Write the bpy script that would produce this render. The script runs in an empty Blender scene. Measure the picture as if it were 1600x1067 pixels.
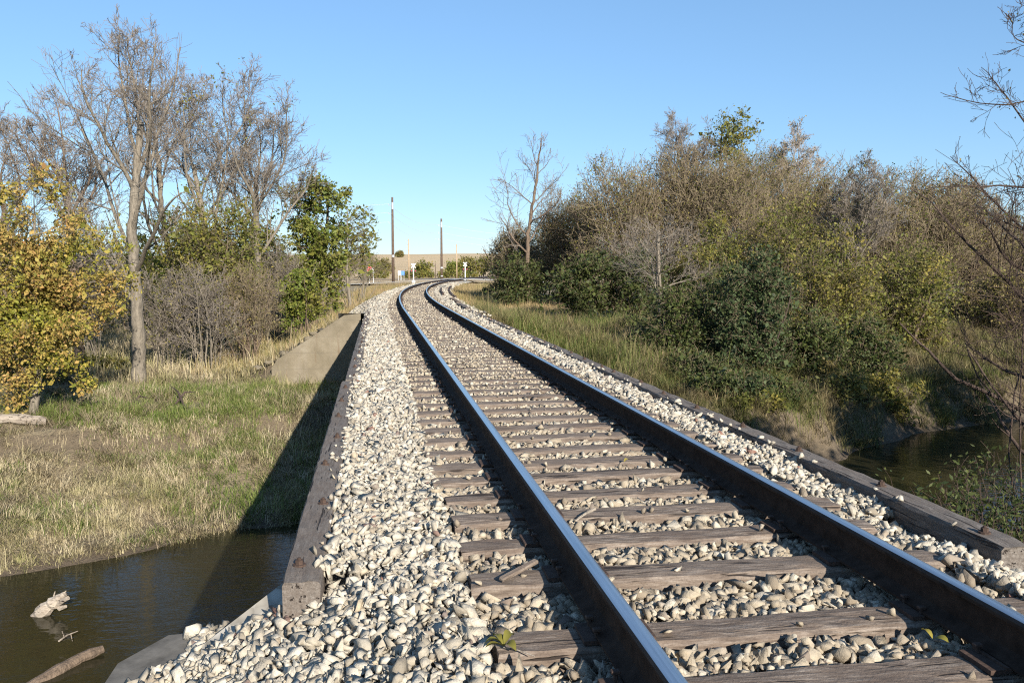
import bpy, bmesh, math, random
import numpy as np
from mathutils import Vector, Matrix

S = bpy.context.scene
COL = S.collection
random.seed(7)
rng = np.random.default_rng(11)

# ------------------------------------------------------------------ camera, sky, sun, exposure
TH = math.radians(9.37)            # camera looks this far to the right of the track
PITCH = math.radians(4.98)
CAMZ = 1.555
FPX = 1291.0
cam_d = bpy.data.cameras.new('camera')
cam_d.sensor_width = 36.0
cam_d.lens = FPX / 1600.0 * 36.0
cam_d.clip_start = 0.05
cam_d.clip_end = 6000
cam = bpy.data.objects.new('camera', cam_d)
COL.objects.link(cam)
cam.location = (0, 0, CAMZ)
cam.rotation_euler = (math.radians(90) - PITCH, 0, -TH)
S.camera = cam

SUN = Vector((0.63, -2.15, 1.0)).normalized()      # towards the sun
EL = math.asin(SUN.z)
w = bpy.data.worlds.new('World')
S.world = w
w.use_nodes = True
nt = w.node_tree
bg = nt.nodes['Background']
sky = nt.nodes.new('ShaderNodeTexSky')
sky.sky_type = 'NISHITA'
sky.sun_disc = False
sky.sun_elevation = EL
sky.sun_rotation = math.atan2(SUN.x, SUN.y)
sky.air_density = 1.1
sky.dust_density = 0.0
sky.ozone_density = 10.0
gam = nt.nodes.new('ShaderNodeGamma')          # evens the sky out towards the horizon
gam.inputs[1].default_value = 0.66
nt.links.new(sky.outputs[0], gam.inputs[0])
nt.links.new(gam.outputs[0], bg.inputs[0])
bg.inputs[1].default_value = 0.15
sun_d = bpy.data.lights.new('sun', 'SUN')
sun_d.energy = 5.0
sun_d.angle = math.radians(0.5)
sun_d.color = (1.0, 0.93, 0.82)
sun = bpy.data.objects.new('sun', sun_d)
COL.objects.link(sun)
sun.rotation_euler = (-SUN).to_track_quat('-Z', 'Y').to_euler()
sun.location = (20, -60, 40)
S.view_settings.view_transform = 'Standard'
S.view_settings.look = 'None'
S.view_settings.exposure = 1.02
S.view_settings.gamma = 1.0
S.cycles.use_denoising = False
S.cycles.pixel_filter_type = 'BLACKMAN_HARRIS'
S.cycles.filter_width = 1.15
S.cycles.max_bounces = 6
S.cycles.transparent_max_bounces = 4

# ------------------------------------------------------------------ helpers
def tag(o, label=None, cat=None, group=None, kind=None):
    if label: o['label'] = label
    if cat: o['category'] = cat
    if group: o['group'] = group
    if kind: o['kind'] = kind
    return o

def empty(name, loc, rz=0.0):
    o = bpy.data.objects.new(name, None)
    COL.objects.link(o)
    o.empty_display_size = 0.2
    o.location = loc
    o.rotation_euler = (0, 0, rz)
    return o

def mesh_np(name, V, F, mat=None, smooth=False, midx=None):
    """V (n,3); F (m,k) uniform polygons"""
    V = np.asarray(V, np.float32)
    F = np.asarray(F, np.int32)
    me = bpy.data.meshes.new(name)
    m, k = F.shape
    me.vertices.add(len(V))
    me.vertices.foreach_set('co', V.ravel())
    me.loops.add(m * k)
    me.loops.foreach_set('vertex_index', F.ravel())
    me.polygons.add(m)
    me.polygons.foreach_set('loop_start', np.arange(0, m * k, k, dtype=np.int32))
    if smooth:
        me.polygons.foreach_set('use_smooth', np.ones(m, bool))
    for mt in (mat if isinstance(mat, (list, tuple)) else [mat]):
        if mt: me.materials.append(mt)
    if midx is not None:
        me.polygons.foreach_set('material_index', np.asarray(midx, np.int32))
    me.update(calc_edges=True)
    return me

def link(name, me, parent=None, loc=None):
    o = bpy.data.objects.new(name, me)
    COL.objects.link(o)
    if parent is not None: o.parent = parent
    if loc is not None: o.location = loc
    return o

class MB:
    """collects boxes, tubes and prisms into ONE mesh"""
    def __init__(self): self.v = []; self.f = []
    def add(self, V, F):
        b = len(self.v)
        self.v += [tuple(p) for p in V]
        self.f += [tuple(i + b for i in q) for q in F]
    def box(self, c, s, rot=None):
        V = [Vector((x * s[0] / 2, y * s[1] / 2, z * s[2] / 2)) for x in (-1, 1) for y in (-1, 1) for z in (-1, 1)]
        if rot is not None: V = [rot @ p for p in V]
        V = [p + Vector(c) for p in V]
        self.add(V, [(0, 1, 3, 2), (4, 6, 7, 5), (0, 4, 5, 1), (2, 3, 7, 6), (0, 2, 6, 4), (1, 5, 7, 3)])
    def tube(self, pts, radii, n=8, cap=True):
        V, F = tubes(np.array([pts], float), np.array([radii], float), n)
        self.add(V.tolist(), F.tolist())
        if cap:
            b = len(self.v) - len(V)
            self.f.append(tuple(range(b + n - 1, b - 1, -1)))
            e = b + len(V) - n
            self.f.append(tuple(range(e, e + n)))
    def build(self, name, mat, parent=None, loc=None, bevel=0.0, smooth=False):
        me = bpy.data.meshes.new(name)
        me.from_pydata(self.v, [], self.f)
        if bevel:
            bm = bmesh.new(); bm.from_mesh(me)
            bmesh.ops.bevel(bm, geom=bm.edges[:], offset=bevel, segments=1, affect='EDGES', clamp_overlap=True)
            bm.to_mesh(me); bm.free()
        if smooth:
            me.polygons.foreach_set('use_smooth', np.ones(len(me.polygons), bool))
        for mt in (mat if isinstance(mat, (list, tuple)) else [mat]): me.materials.append(mt)
        me.update()
        return link(name, me, parent, loc)

def tubes(P, R, n):
    """P (m,k,3) polylines, R (m,k) radii -> verts, quads"""
    m, k, _ = P.shape
    T = np.gradient(P, axis=1)
    T /= np.linalg.norm(T, axis=2, keepdims=True) + 1e-9
    ref = np.where(np.abs(T[:, :1, 2:3]) > 0.8, np.array([[[1., 0, 0]]]), np.array([[[0, 0, 1.]]]))
    ref = np.repeat(ref, k, axis=1)
    A = np.cross(T, ref); A /= np.linalg.norm(A, axis=2, keepdims=True) + 1e-9
    B = np.cross(T, A)
    a = np.arange(n) * 2 * np.pi / n
    ring = A[:, :, None, :] * np.cos(a)[None, None, :, None] + B[:, :, None, :] * np.sin(a)[None, None, :, None]
    V = (P[:, :, None, :] + ring * R[:, :, None, None]).reshape(-1, 3)
    idx = np.arange(m * k * n).reshape(m, k, n)
    nx = np.roll(idx, -1, axis=2)
    F = np.stack([idx[:, :-1], nx[:, :-1], nx[:, 1:], idx[:, 1:]], axis=-1).reshape(-1, 4)
    return V, F

def sstep(t):
    t = np.clip(t, 0, 1)
    return t * t * (3 - 2 * t)

_perm = np.random.default_rng(3).random((64, 64))
def vnoise(x, y, s=1.0):
    x = np.asarray(x, float) / s; y = np.asarray(y, float) / s
    xi = np.floor(x).astype(int); yi = np.floor(y).astype(int)
    fx = x - xi; fy = y - yi
    fx = fx * fx * (3 - 2 * fx); fy = fy * fy * (3 - 2 * fy)
    g = lambda i, j: _perm[i & 63, j & 63]
    return (g(xi, yi) * (1 - fx) + g(xi + 1, yi) * fx) * (1 - fy) + (g(xi, yi + 1) * (1 - fx) + g(xi + 1, yi + 1) * fx) * fy

# ------------------------------------------------------------------ materials
def mat(name):
    m = bpy.data.materials.new(name)
    m.use_nodes = True
    t = m.node_tree
    p = t.nodes['Principled BSDF']
    p.inputs['Specular IOR Level'].default_value = 0.25
    return m, t, p
def N(t, typ, **kw):
    n = t.nodes.new(typ)
    for k, v in kw.items(): setattr(n, k, v)
    return n
def noise(t, vec, scale, detail=4, rough=0.6):
    n = N(t, 'ShaderNodeTexNoise')
    n.inputs['Scale'].default_value = scale
    n.inputs['Detail'].default_value = detail
    n.inputs['Roughness'].default_value = rough
    if vec is not None: t.links.new(vec, n.inputs['Vector'])
    return n.outputs['Fac']
def ramp(t, fac, stops, interp='LINEAR'):
    r = N(t, 'ShaderNodeValToRGB')
    e = r.color_ramp.elements
    r.color_ramp.interpolation = interp
    while len(e) < len(stops): e.new(0.5)
    for el, (pos, c) in zip(e, stops):
        el.position = pos
        el.color = (*c, 1) if len(c) == 3 else c
    t.links.new(fac, r.inputs[0])
    return r.outputs[0]
def mixc(t, fac, a, b, mode='MIX'):
    m = N(t, 'ShaderNodeMix', data_type='RGBA', blend_type=mode)
    for s, v in ((m.inputs[0], fac), (m.inputs[6], a), (m.inputs[7], b)):
        if hasattr(v, 'links'): t.links.new(v, s)
        elif isinstance(v, (int, float)): s.default_value = v
        else: s.default_value = (*v, 1)
    return m.outputs[2]
def mth(t, op, a, b=None):
    m = N(t, 'ShaderNodeMath', operation=op)
    for s, v in ((m.inputs[0], a), (m.inputs[1], b)):
        if v is None: continue
        if hasattr(v, 'links'): t.links.new(v, s)
        else: s.default_value = v
    return m.outputs[0]
def mapr(t, v, a, b, c=0.0, d=1.0):
    m = N(t, 'ShaderNodeMapRange')
    t.links.new(v, m.inputs[0])
    for i, q in enumerate((a, b, c, d)): m.inputs[i + 1].default_value = q
    return m.outputs[0]
def bump(t, p, h, strength, dist):
    b = N(t, 'ShaderNodeBump')
    b.inputs['Strength'].default_value = strength
    b.inputs['Distance'].default_value = dist
    t.links.new(h, b.inputs['Height'])
    t.links.new(b.outputs[0], p.inputs['Normal'])
def objco(t): return N(t, 'ShaderNodeTexCoord').outputs['Object']
def pos(t): return N(t, 'ShaderNodeNewGeometry').outputs['Position']
def island(t): return N(t, 'ShaderNodeNewGeometry').outputs['Random Per Island']
def mapping(t, vec, scale):
    m = N(t, 'ShaderNodeMapping'); m.inputs['Scale'].default_value = scale
    t.links.new(vec, m.inputs['Vector'])
    return m.outputs[0]

def m_rock(name, stops):
    m, t, p = mat(name)
    c = ramp(t, island(t), stops)
    n = noise(t, pos(t), 38, 6, 0.75)
    c2 = mixc(t, ramp(t, n, [(0.35, (0, 0, 0)), (0.62, (1, 1, 1))]), mixc(t, 0.55, c, (0.22, 0.19, 0.15)), c)
    t.links.new(c2, p.inputs['Base Color'])
    p.inputs['Roughness'].default_value = 0.9
    bump(t, p, noise(t, pos(t), 90, 6, 0.7), 0.7, 0.010)
    return m
M = {}
M['rock'] = m_rock('pale_limestone', [(0, (.22, .19, .145)), (.12, (.34, .30, .235)), (.5, (.45, .405, .325)), (.9, (.54, .495, .41)), (.955, (.43, .35, .24)), (.985, (.16, .135, .12)), (1, (.22, .09, .06))])
M['crib_rock'] = m_rock('brown_limestone', [(0, (.20, .16, .115)), (.3, (.32, .265, .19)), (.7, (.41, .35, .26)), (.93, (.50, .45, .36)), (1, (.15, .11, .085))])

def m_bed(name, cols, s1=30):
    m, t, p = mat(name)
    P = pos(t)
    v = N(t, 'ShaderNodeTexVoronoi'); v.inputs['Scale'].default_value = s1
    t.links.new(P, v.inputs['Vector'])
    cr = N(t, 'ShaderNodeSeparateColor'); t.links.new(v.outputs['Color'], cr.inputs[0])
    c = ramp(t, cr.outputs[0], cols)
    t.links.new(mixc(t, mapr(t, v.outputs['Distance'], 0.3, 0.75), c, mixc(t, 0.35, c, (.08, .065, .05))), p.inputs['Base Color'])
    p.inputs['Roughness'].default_value = 0.95
    bump(t, p, v.outputs['Distance'], -0.9, 0.03)
    return m
M['bed'] = m_bed('ballast_bed', [(0, (.28, .25, .20)), (.5, (.42, .38, .31)), (1, (.53, .49, .42))], 16)

def m_wood(name, axis, c_dark, c_mid, c_lite, grain=1.0):
    m, t, p = mat(name)
    O = objco(t)
    info = N(t, 'ShaderNodeObjectInfo')
    off = N(t, 'ShaderNodeVectorMath', operation='ADD')
    sc = N(t, 'ShaderNodeVectorMath', operation='SCALE')
    sc.inputs[0].default_value = (37.1, 21.7, 11.3)
    t.links.new(info.outputs['Random'], sc.inputs['Scale'])
    t.links.new(O, off.inputs[0]); t.links.new(sc.outputs[0], off.inputs[1])
    s = [60.0 * grain] * 3; s[axis] = 7.0 * grain
    g = noise(t, mapping(t, off.outputs[0], s), 1.0, 5, 0.7)
    s2 = [26.0 * grain] * 3; s2[axis] = 1.6 * grain
    cr = noise(t, mapping(t, off.outputs[0], s2), 1.0, 3, 0.6)
    blot = noise(t, off.outputs[0], 2.6, 4, 0.6)
    c = ramp(t, g, [(0.34, c_dark), (0.5, c_mid), (0.66, c_lite)])
    c = mixc(t, mapr(t, blot, 0.42, 0.66), c, mixc(t, 0.55, c, (.10, .07, .052)))
    c = mixc(t, mapr(t, info.outputs['Random'], 0, 1, 0, 0.45), c, (.165, .132, .105))
    crk = ramp(t, cr, [(0.345, (0, 0, 0)), (0.39, (1, 1, 1))])
    sp_ = noise(t, off.outputs[0], 85, 4, .7)
    c = mixc(t, mapr(t, sp_, .5, .72, 0, .55), c, c_dark)
    c = mixc(t, crk, (.03, .022, .018), c)
    t.links.new(c, p.inputs['Base Color'])
    p.inputs['Roughness'].default_value = 0.85
    h = mth(t, 'ADD', mth(t, 'MULTIPLY', mth(t, 'ADD', g, sp_), 0.35), mth(t, 'MULTIPLY', crk, 0.8))
    bump(t, p, h, 1.0, 0.012)
    return m
M['tie'] = m_wood('weathered_tie_wood', 0, (.070, .051, .039), (.165, .127, .098), (.285, .238, .194))
M['timber'] = m_wood('grey_timber', 1, (.050, .043, .038), (.118, .105, .092), (.205, .19, .172))
M['drift'] = m_wood('driftwood', 0, (.22, .18, .14), (.36, .31, .25), (.45, .40, .33))

def m_plain(name, c, rough=0.7, metal=0.0, var=0.25, scale=8, bmp=0.0):
    m, t, p = mat(name)
    n = noise(t, objco(t), scale, 5, 0.65)
    d = tuple(x * (1 - var) for x in c); l = tuple(min(1, x * (1 + var)) for x in c)
    t.links.new(ramp(t, n, [(0.3, d), (0.7, l)]), p.inputs['Base Color'])
    p.inputs['Roughness'].default_value = rough
    p.inputs['Metallic'].default_value = metal
    if bmp: bump(t, p, n, bmp, 0.01)
    return m
M['rail_side'] = m_plain('rusty_rail_steel', (.040, .026, .019), 0.85, 0.0, 0.45, 14, 0.3)
M['rail_side'].node_tree.nodes['Principled BSDF'].inputs['Specular IOR Level'].default_value = .1
M['rail_edge'] = m_plain('dark_rail_edge', (.030, .025, .023), 0.75, 0.0, 0.4, 10)
M['rust'] = m_plain('rusty_iron', (.062, .04, .030), 0.85, 0.0, 0.4, 40, 0.4)
M['white_paint'] = m_plain('white_paint', (.75, .75, .74), 0.5, 0, 0.06)
M['red_paint'] = m_plain('red_paint', (.55, .05, .04), 0.5, 0, 0.06)
M['blue_paint'] = m_plain('blue_paint', (.08, .2, .5), 0.5, 0, 0.06)
M['black_paint'] = m_plain('black_paint', (.02, .02, .02), 0.5, 0, 0.1)
M['galv'] = m_plain('galvanised_steel', (.42, .43, .43), 0.5, 0.4, 0.1)
M['pole_dark'] = m_plain('creosoted_pole', (.10, .07, .052), 0.85, 0, 0.3, 3)
M['pole_pale'] = m_plain('new_pine_pole', (.38, .28, .18), 0.85, 0, 0.2, 3)
M['wire'] = m_plain('aluminium_wire', (.45, .47, .5), 0.6, 0.2, 0.1)
M['orange'] = m_plain('reddish_stone', (.30, .14, .09), 0.9, 0, 0.3)
# running surface of the rail
m, t, p = mat('polished_rail_head')
p.inputs['Metallic'].default_value = 0.95
n = noise(t, mapping(t, pos(t), (60, 1.5, 60)), 1.0, 4)
t.links.new(ramp(t, n, [(.3, (.42, .41, .41)), (.7, (.66, .65, .65))]), p.inputs['Base Color'])
t.links.new(mapr(t, n, 0.2, 0.8, 0.20, 0.36), p.inputs['Roughness'])
M['rail_top'] = m
# concrete
m, t, p = mat('weathered_concrete')
P = pos(t)
a = noise(t, P, 1.3, 6, 0.65); b = noise(t, mapping(t, P, (3.5, 3.5, 0.35)), 1.0, 5, 0.7); c3 = noise(t, P, 40, 4, 0.7)
c = ramp(t, a, [(.3, (.125, .105, .07)), (.55, (.185, .155, .108)), (.75, (.245, .215, .16))])
c = mixc(t, mapr(t, b, .52, .75), c, (.20, .17, .13))
c = mixc(t, mapr(t, c3, .55, .8, 0, .5), c, (.22, .19, .16))
sz_ = N(t, 'ShaderNodeSeparateXYZ'); t.links.new(P, sz_.inputs[0])
ln_ = mth(t, 'ABSOLUTE', mth(t, 'SUBTRACT', mth(t, 'FRACT', mth(t, 'MULTIPLY', sz_.outputs[2], 1.7)), .5))      # pour lines
c = mixc(t, mapr(t, ln_, .0, .03, .55, 0), c, (.12, .105, .08))
st_ = noise(t, mapping(t, P, (7, 7, .5)), 1.0, 4, .65)
c = mixc(t, mapr(t, st_, .58, .68, 0, .55), c, (.13, .085, .05))
t.links.new(c, p.inputs['Base Color'])
p.inputs['Roughness'].default_value = 0.9
bump(t, p, mth(t, 'ADD', c3, a), 0.8, 0.03)
M['concrete'] = m
M['stone_dark'] = m_plain('shadow_toned_old_concrete', (.115, .105, .09), 0.9, 0, 0.4, 6, 0.5)  # base colour darkened to stand in for a person's shadow on the abutment
# bark
def m_bark(name, c):
    m, t, p = mat(name)
    n = noise(t, mapping(t, pos(t), (13, 13, 3.2)), 1.0, 6, 0.75)
    d = tuple(x * 0.38 for x in c); l = tuple(x * 1.35 for x in c)
    t.links.new(ramp(t, n, [(0.3, d), (0.55, c), (0.75, l)]), p.inputs['Base Color'])
    p.inputs['Roughness'].default_value = 0.9
    bump(t, p, n, 1.0, 0.06)
    return m
M['bark_grey'] = m_bark('grey_tan_bark', (.205, .175, .135))
M['bark_brown'] = m_bark('brown_bark', (.17, .125, .09))
M['bark_dark'] = m_bark('dark_bark', (.085, .06, .048))
M['bark_pale'] = m_bark('pale_bark', (.34, .29, .23))
def m_twig(name, a, b):
    m, t, p = mat(name)
    t.links.new(ramp(t, island(t), [(0, a), (1, b)]), p.inputs['Base Color'])
    p.inputs['Roughness'].default_value = 0.85
    return m
M['twig_grey'] = m_twig('grey_twigs', (.13, .108, .088), (.235, .20, .165))
M['twig_brown'] = m_twig('brown_twigs', (.125, .098, .062), (.24, .19, .12))
M['twig_pale'] = m_twig('pale_twigs', (.24, .19, .15), (.38, .32, .26))
M['twig_dark'] = m_twig('dark_reddish_twigs', (.042, .028, .023), (.085, .058, .044))
def m_leaf(name, stops, clump=None, scale=0.9, trans=0.3):
    m, t, p = mat(name)
    isl = island(t)
    c = ramp(t, isl, stops)
    if clump is not None:
        n = noise(t, pos(t), scale, 3, 0.6)
        c = mixc(t, mapr(t, n, .42, .6), c, ramp(t, isl, clump))
    t.links.new(c, p.inputs['Base Color'])
    p.inputs['Roughness'].default_value = 0.6
    tr = N(t, 'ShaderNodeBsdfTranslucent'); t.links.new(c, tr.inputs[0])
    mx = N(t, 'ShaderNodeMixShader'); mx.inputs[0].default_value = trans
    t.links.new(p.outputs[0], mx.inputs[1]); t.links.new(tr.outputs[0], mx.inputs[2])
    t.links.new(mx.outputs[0], t.nodes['Material Output'].inputs[0])
    return m
M['leaf_yellow'] = m_leaf('autumn_yellow_leaves', [(0, (.16, .145, .035)), (.35, (.30, .22, .06)), (.75, (.40, .27, .085)), (1, (.33, .17, .07))],
                          [(0, (.12, .14, .02)), (.5, (.24, .235, .035)), (1, (.36, .29, .05))], 0.7)
M['leaf_green'] = m_leaf('green_leaves', [(0, (.065, .095, .015)), (.6, (.13, .165, .028)), (1, (.21, .205, .04))],
                         [(0, (.13, .14, .025)), (1, (.22, .19, .04))], 0.5)
M['leaf_dark'] = m_leaf('dark_green_leaves', [(0, (.030, .043, .011)), (.6, (.062, .080, .020)), (1, (.10, .115, .03))],
                        [(0, (.03, .05, .02)), (1, (.09, .10, .03))], 0.8)
M['leaf_bluegreen'] = m_leaf('bluish_green_leaves', [(0, (.030, .046, .018)), (.6, (.056, .082, .030)), (1, (.09, .118, .045))],
                        [(0, (.03, .05, .02)), (1, (.08, .10, .035))], 0.8)
M['leaf_olive'] = m_leaf('olive_leaves', [(0, (.10, .105, .02)), (.6, (.19, .17, .035)), (1, (.28, .215, .05))],
                         [(0, (.075, .095, .02)), (1, (.17, .175, .035))], 0.6)
M['leaf_tan'] = m_leaf('withered_tan_leaves', [(0, (.13, .105, .035)), (.6, (.21, .165, .06)), (1, (.28, .215, .085))],
                       [(0, (.10, .105, .024)), (1, (.19, .175, .045))], 0.6)
M['grass'] = m_leaf('bank_grass', [(0, (.24, .19, .11)), (.5, (.42, .345, .215)), (.85, (.54, .46, .31)), (1, (.27, .25, .10))],
                    [(0, (.15, .155, .055)), (.5, (.26, .24, .10)), (1, (.42, .345, .20))], 0.55, 0.2)
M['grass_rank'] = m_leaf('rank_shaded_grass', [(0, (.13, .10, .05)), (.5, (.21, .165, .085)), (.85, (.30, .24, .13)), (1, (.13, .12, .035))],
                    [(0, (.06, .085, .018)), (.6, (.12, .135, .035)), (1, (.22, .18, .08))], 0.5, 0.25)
M['grass_green'] = m_leaf('green_grass', [(0, (.075, .11, .02)), (.6, (.14, .19, .04)), (1, (.26, .26, .09))], None, 1, 0.3)
M['grass_tan'] = m_leaf('dry_tan_grass', [(0, (.24, .16, .075)), (.6, (.38, .27, .14)), (1, (.46, .36, .21))],
                        [(0, (.12, .13, .03)), (1, (.32, .25, .11))], 0.35, 0.25)
# ground
m, t, p = mat('ground_soil_and_field')
P = pos(t)
sx = N(t, 'ShaderNodeSeparateXYZ'); t.links.new(P, sx.inputs[0])
n1 = noise(t, P, 0.5, 5, 0.6); n2 = noise(t, P, 5, 5, 0.7); n3 = noise(t, mapping(t, P, (.004, .02, .02)), 1.0, 3)
near = ramp(t, n1, [(.35, (.22, .175, .10)), (.5, (.29, .235, .145)), (.65, (.17, .155, .07))])
near = mixc(t, mapr(t, n2, .4, .65, 0, .7), near, (.15, .11, .075))
near = mixc(t, mapr(t, noise(t, P, 22, 4, .7), .5, .7, 0, .6), near, (.33, .27, .18))
mud = mixc(t, n2, (.07, .055, .038), (.15, .115, .08))
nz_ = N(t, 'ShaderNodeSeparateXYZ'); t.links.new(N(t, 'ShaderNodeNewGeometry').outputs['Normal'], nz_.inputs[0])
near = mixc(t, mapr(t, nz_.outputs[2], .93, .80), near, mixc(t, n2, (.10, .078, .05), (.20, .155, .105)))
near = mixc(t, mapr(t, sx.outputs[2], -4.5, -4.2), mud, near)
field = ramp(t, n3, [(.3, (.42, .305, .17)), (.5, (.50, .37, .22)), (.7, (.45, .34, .19))])
field = mixc(t, mapr(t, noise(t, P, 0.6, 4, .7), .3, .7, 0, .3), field, (.32, .24, .14))
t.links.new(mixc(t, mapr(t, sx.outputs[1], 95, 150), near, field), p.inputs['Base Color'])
p.inputs['Roughness'].default_value = 0.95
bump(t, p, mth(t, 'ADD', n2, mth(t, 'MULTIPLY', noise(t, P, 24, 4, .7), .4)), 1.0, 0.16)
M['ground'] = m
# water
m, t, p = mat('murky_creek_water')
P = pos(t)
t.links.new(ramp(t, noise(t, P, 0.35, 3), [(.3, (.017, .016, .008)), (.7, (.028, .024, .012))]), p.inputs['Base Color'])
p.inputs['Roughness'].default_value = 0.06
p.inputs['IOR'].default_value = 1.33
p.inputs['Specular IOR Level'].default_value = 0.5
hh = mth(t, 'ADD', noise(t, mapping(t, P, (1.1, 2.6, 1)), 1.2, 4, .55), mth(t, 'MULTIPLY', noise(t, mapping(t, P, (3, 7, 1)), 1.6, 2), 0.3))
bump(t, p, hh, 0.22, 0.06)
M['water'] = m
M['road_gravel'] = m_bed('pale_road_gravel', [(0, (.55, .51, .44)), (1, (.70, .66, .58))], 5)
M['asphalt'] = m_plain('asphalt', (.10, .098, .095), 0.9, 0, .2, 1)

# ------------------------------------------------------------------ layout of the place
def centre(y):
    y = np.asarray(y, float)
    return 1.72 + np.maximum(0, y - 28) ** 2 / 840.0
def heading(y): return math.atan(max(0, y - 28) / 420.0)
CS, SN = math.cos(TH), math.sin(TH)
def at(px, Z):
    """ground position seen in picture column px at distance Z"""
    x = (px - 800) * Z / FPX
    return x * CS + Z * SN, -x * SN + Z * CS
def zat(py, Z):
    return CAMZ - (py - 421.0) * Z / FPX
W = -4.6
BR0, BR1 = 4.15, 31.0
def yF(x): return np.interp(x, [-60, -20, -7.4, -3.4, 5, 14.8, 19.8, 25, 40, 80], [8, 13.5, 17.8, 20, 22, 24, 27.5, 29, 33, 40])
def yN(x): return np.interp(x, [-60, -20, -10, -6, -3, 5, 10, 15, 25, 40, 80], [-2, 6, 10.5, 11.6, 11, 11.5, 13, 15.5, 20, 24, 30])

def ground(x, y):
    x = np.asarray(x, float); y = np.asarray(y, float)
    d = x - centre(y)
    wob = (vnoise(x, y, 2.3) - .5) * 1.2
    s = y - yF(x) + wob * sstep((np.abs(x) ) / 4)
    sp = np.maximum(s, 0)
    zl = W + 1.62 * (1 - np.exp(-sp / 5.0)) + 0.55 * sstep((sp - 6.2 + (vnoise(x, y, 3.1) - .5) * 3) / 0.7) + 1.0 * sstep((y - 36) / 40)
    zr = W + 1.55 * sstep(sp / 1.7) + 1.3 * sstep((sp - 1) / 8.0) + 0.6 * sstep((sp - 6) / 14.0) + 0.5 * sstep((y - 45) / 30)
    k = sstep((x + 1) / 7.0)
    zf = zl * (1 - k) + zr * k
    zf = zf + (vnoise(x, y, 1.3) - .5) * 0.34 * sstep(sp / 1.5) + (vnoise(x + 9, y, 0.37) - .5) * 0.09 * sstep(sp)
    far_flat = -0.45 + (vnoise(x, y, 25) - .5) * 0.25
    kf = sstep((y - 75) / 35)
    zf = zf * (1 - kf) + far_flat * kf
    hill = 17.0 * sstep((y - 210) / 760) * (1 + 0.08 * np.sin(x / 210.0 + .6) + .05 * np.sin(x / 75.0 + 1)) + 2.2 * sstep((y - 250) / 200) * (vnoise(x, y, 130) - .5)
    zf = zf + hill
    sn = np.maximum(yN(x) - y - wob * .5, 0)
    zn_l = W + 1.1 * (1 - np.exp(-sn / 4.0))
    zn_r = W + 2.5 * (1 - np.exp(-sn / 3.5))
    zn = zn_l * (1 - k) + zn_r * k + (vnoise(x, y, 1.3) - .5) * .2 * sstep(sn)
    bed = W - np.minimum(0.8, 0.35 * np.minimum(np.maximum(-s, 0), np.maximum(y - yN(x), 0)))
    z = np.where(s > 0, zf, np.where(sn > 0, zn, bed))
    ad = np.abs(d)
    slope = np.where(d < 0, 0.57, 0.24)
    e = -0.34 - slope * np.maximum(0, ad - np.where(d < 0, 2.75, 2.3))
    hard = (x > -3.55) & (x < 3.75)
    back = np.where(hard, np.where(y >= 30.95, 0, 9), 0.62 * np.maximum(0, 31.4 - y))
    ef = np.where(y > 22, e - back, -99)
    hardn = (x > -1.3) & (x < 4.9)
    e2 = -0.5 - 0.6 * np.maximum(0, ad - 2.9)
    backn = np.where(hardn, np.where(y <= 4.5, 0, 9), 0.9 * np.maximum(0, y - 0.5))
    en = np.where(y < 9, e2 - backn, -99)
    return np.maximum(z, np.maximum(ef, en))
def gz(x, y): return float(ground(np.array([x]), np.array([y]))[0])

def spaced(segs):
    out = []
    for a, b, st in segs: out += list(np.arange(a, b, st))
    return np.array(out)
# terrain: one sheet to the horizon
gx = spaced([(-3000, -400, 200), (-400, -100, 25), (-100, -30, 4), (-30, -12, .5), (-12, 6, .22), (6, 32, .3), (32, 60, 1.5), (60, 150, 6), (150, 500, 30), (500, 3001, 250)])
gy = spaced([(-60, -8, 6), (-8, 3, 1), (3, 30.6, .25), (30.6, 31.4, .1), (31.4, 44, .3), (44, 80, .9), (80, 130, 2), (130, 300, 10), (300, 1000, 35), (1000, 3001, 250)])
GX, GY = np.meshgrid(gx, gy)
V = np.stack([GX, GY, ground(GX, GY)], -1).reshape(-1, 3)
ii = np.arange(len(gx) * len(gy)).reshape(len(gy), len(gx))
F = np.stack([ii[:-1, :-1], ii[:-1, 1:], ii[1:, 1:], ii[1:, :-1]], -1).reshape(-1, 4)
tag(link('ground', mesh_np('ground', V, F, M['ground'], True)), 'grassy creek banks running back to the tan harvested field and low hill', 'ground', kind='structure')
wx = spaced([(-70, 91, 4)]); wy = spaced([(-14, 51, 4)])
GX, GY = np.meshgrid(wx, wy)
ii = np.arange(len(wx) * len(wy)).reshape(len(wy), len(wx))
V = np.stack([GX, GY, GX * 0 + W], -1).reshape(-1, 3)
F = np.stack([ii[:-1, :-1], ii[:-1, 1:], ii[1:, 1:], ii[1:, :-1]], -1).reshape(-1, 4)
tag(link('water', mesh_np('water', V, F, M['water'], True)), 'murky brown creek passing under the bridge', 'water', kind='structure')

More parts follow.
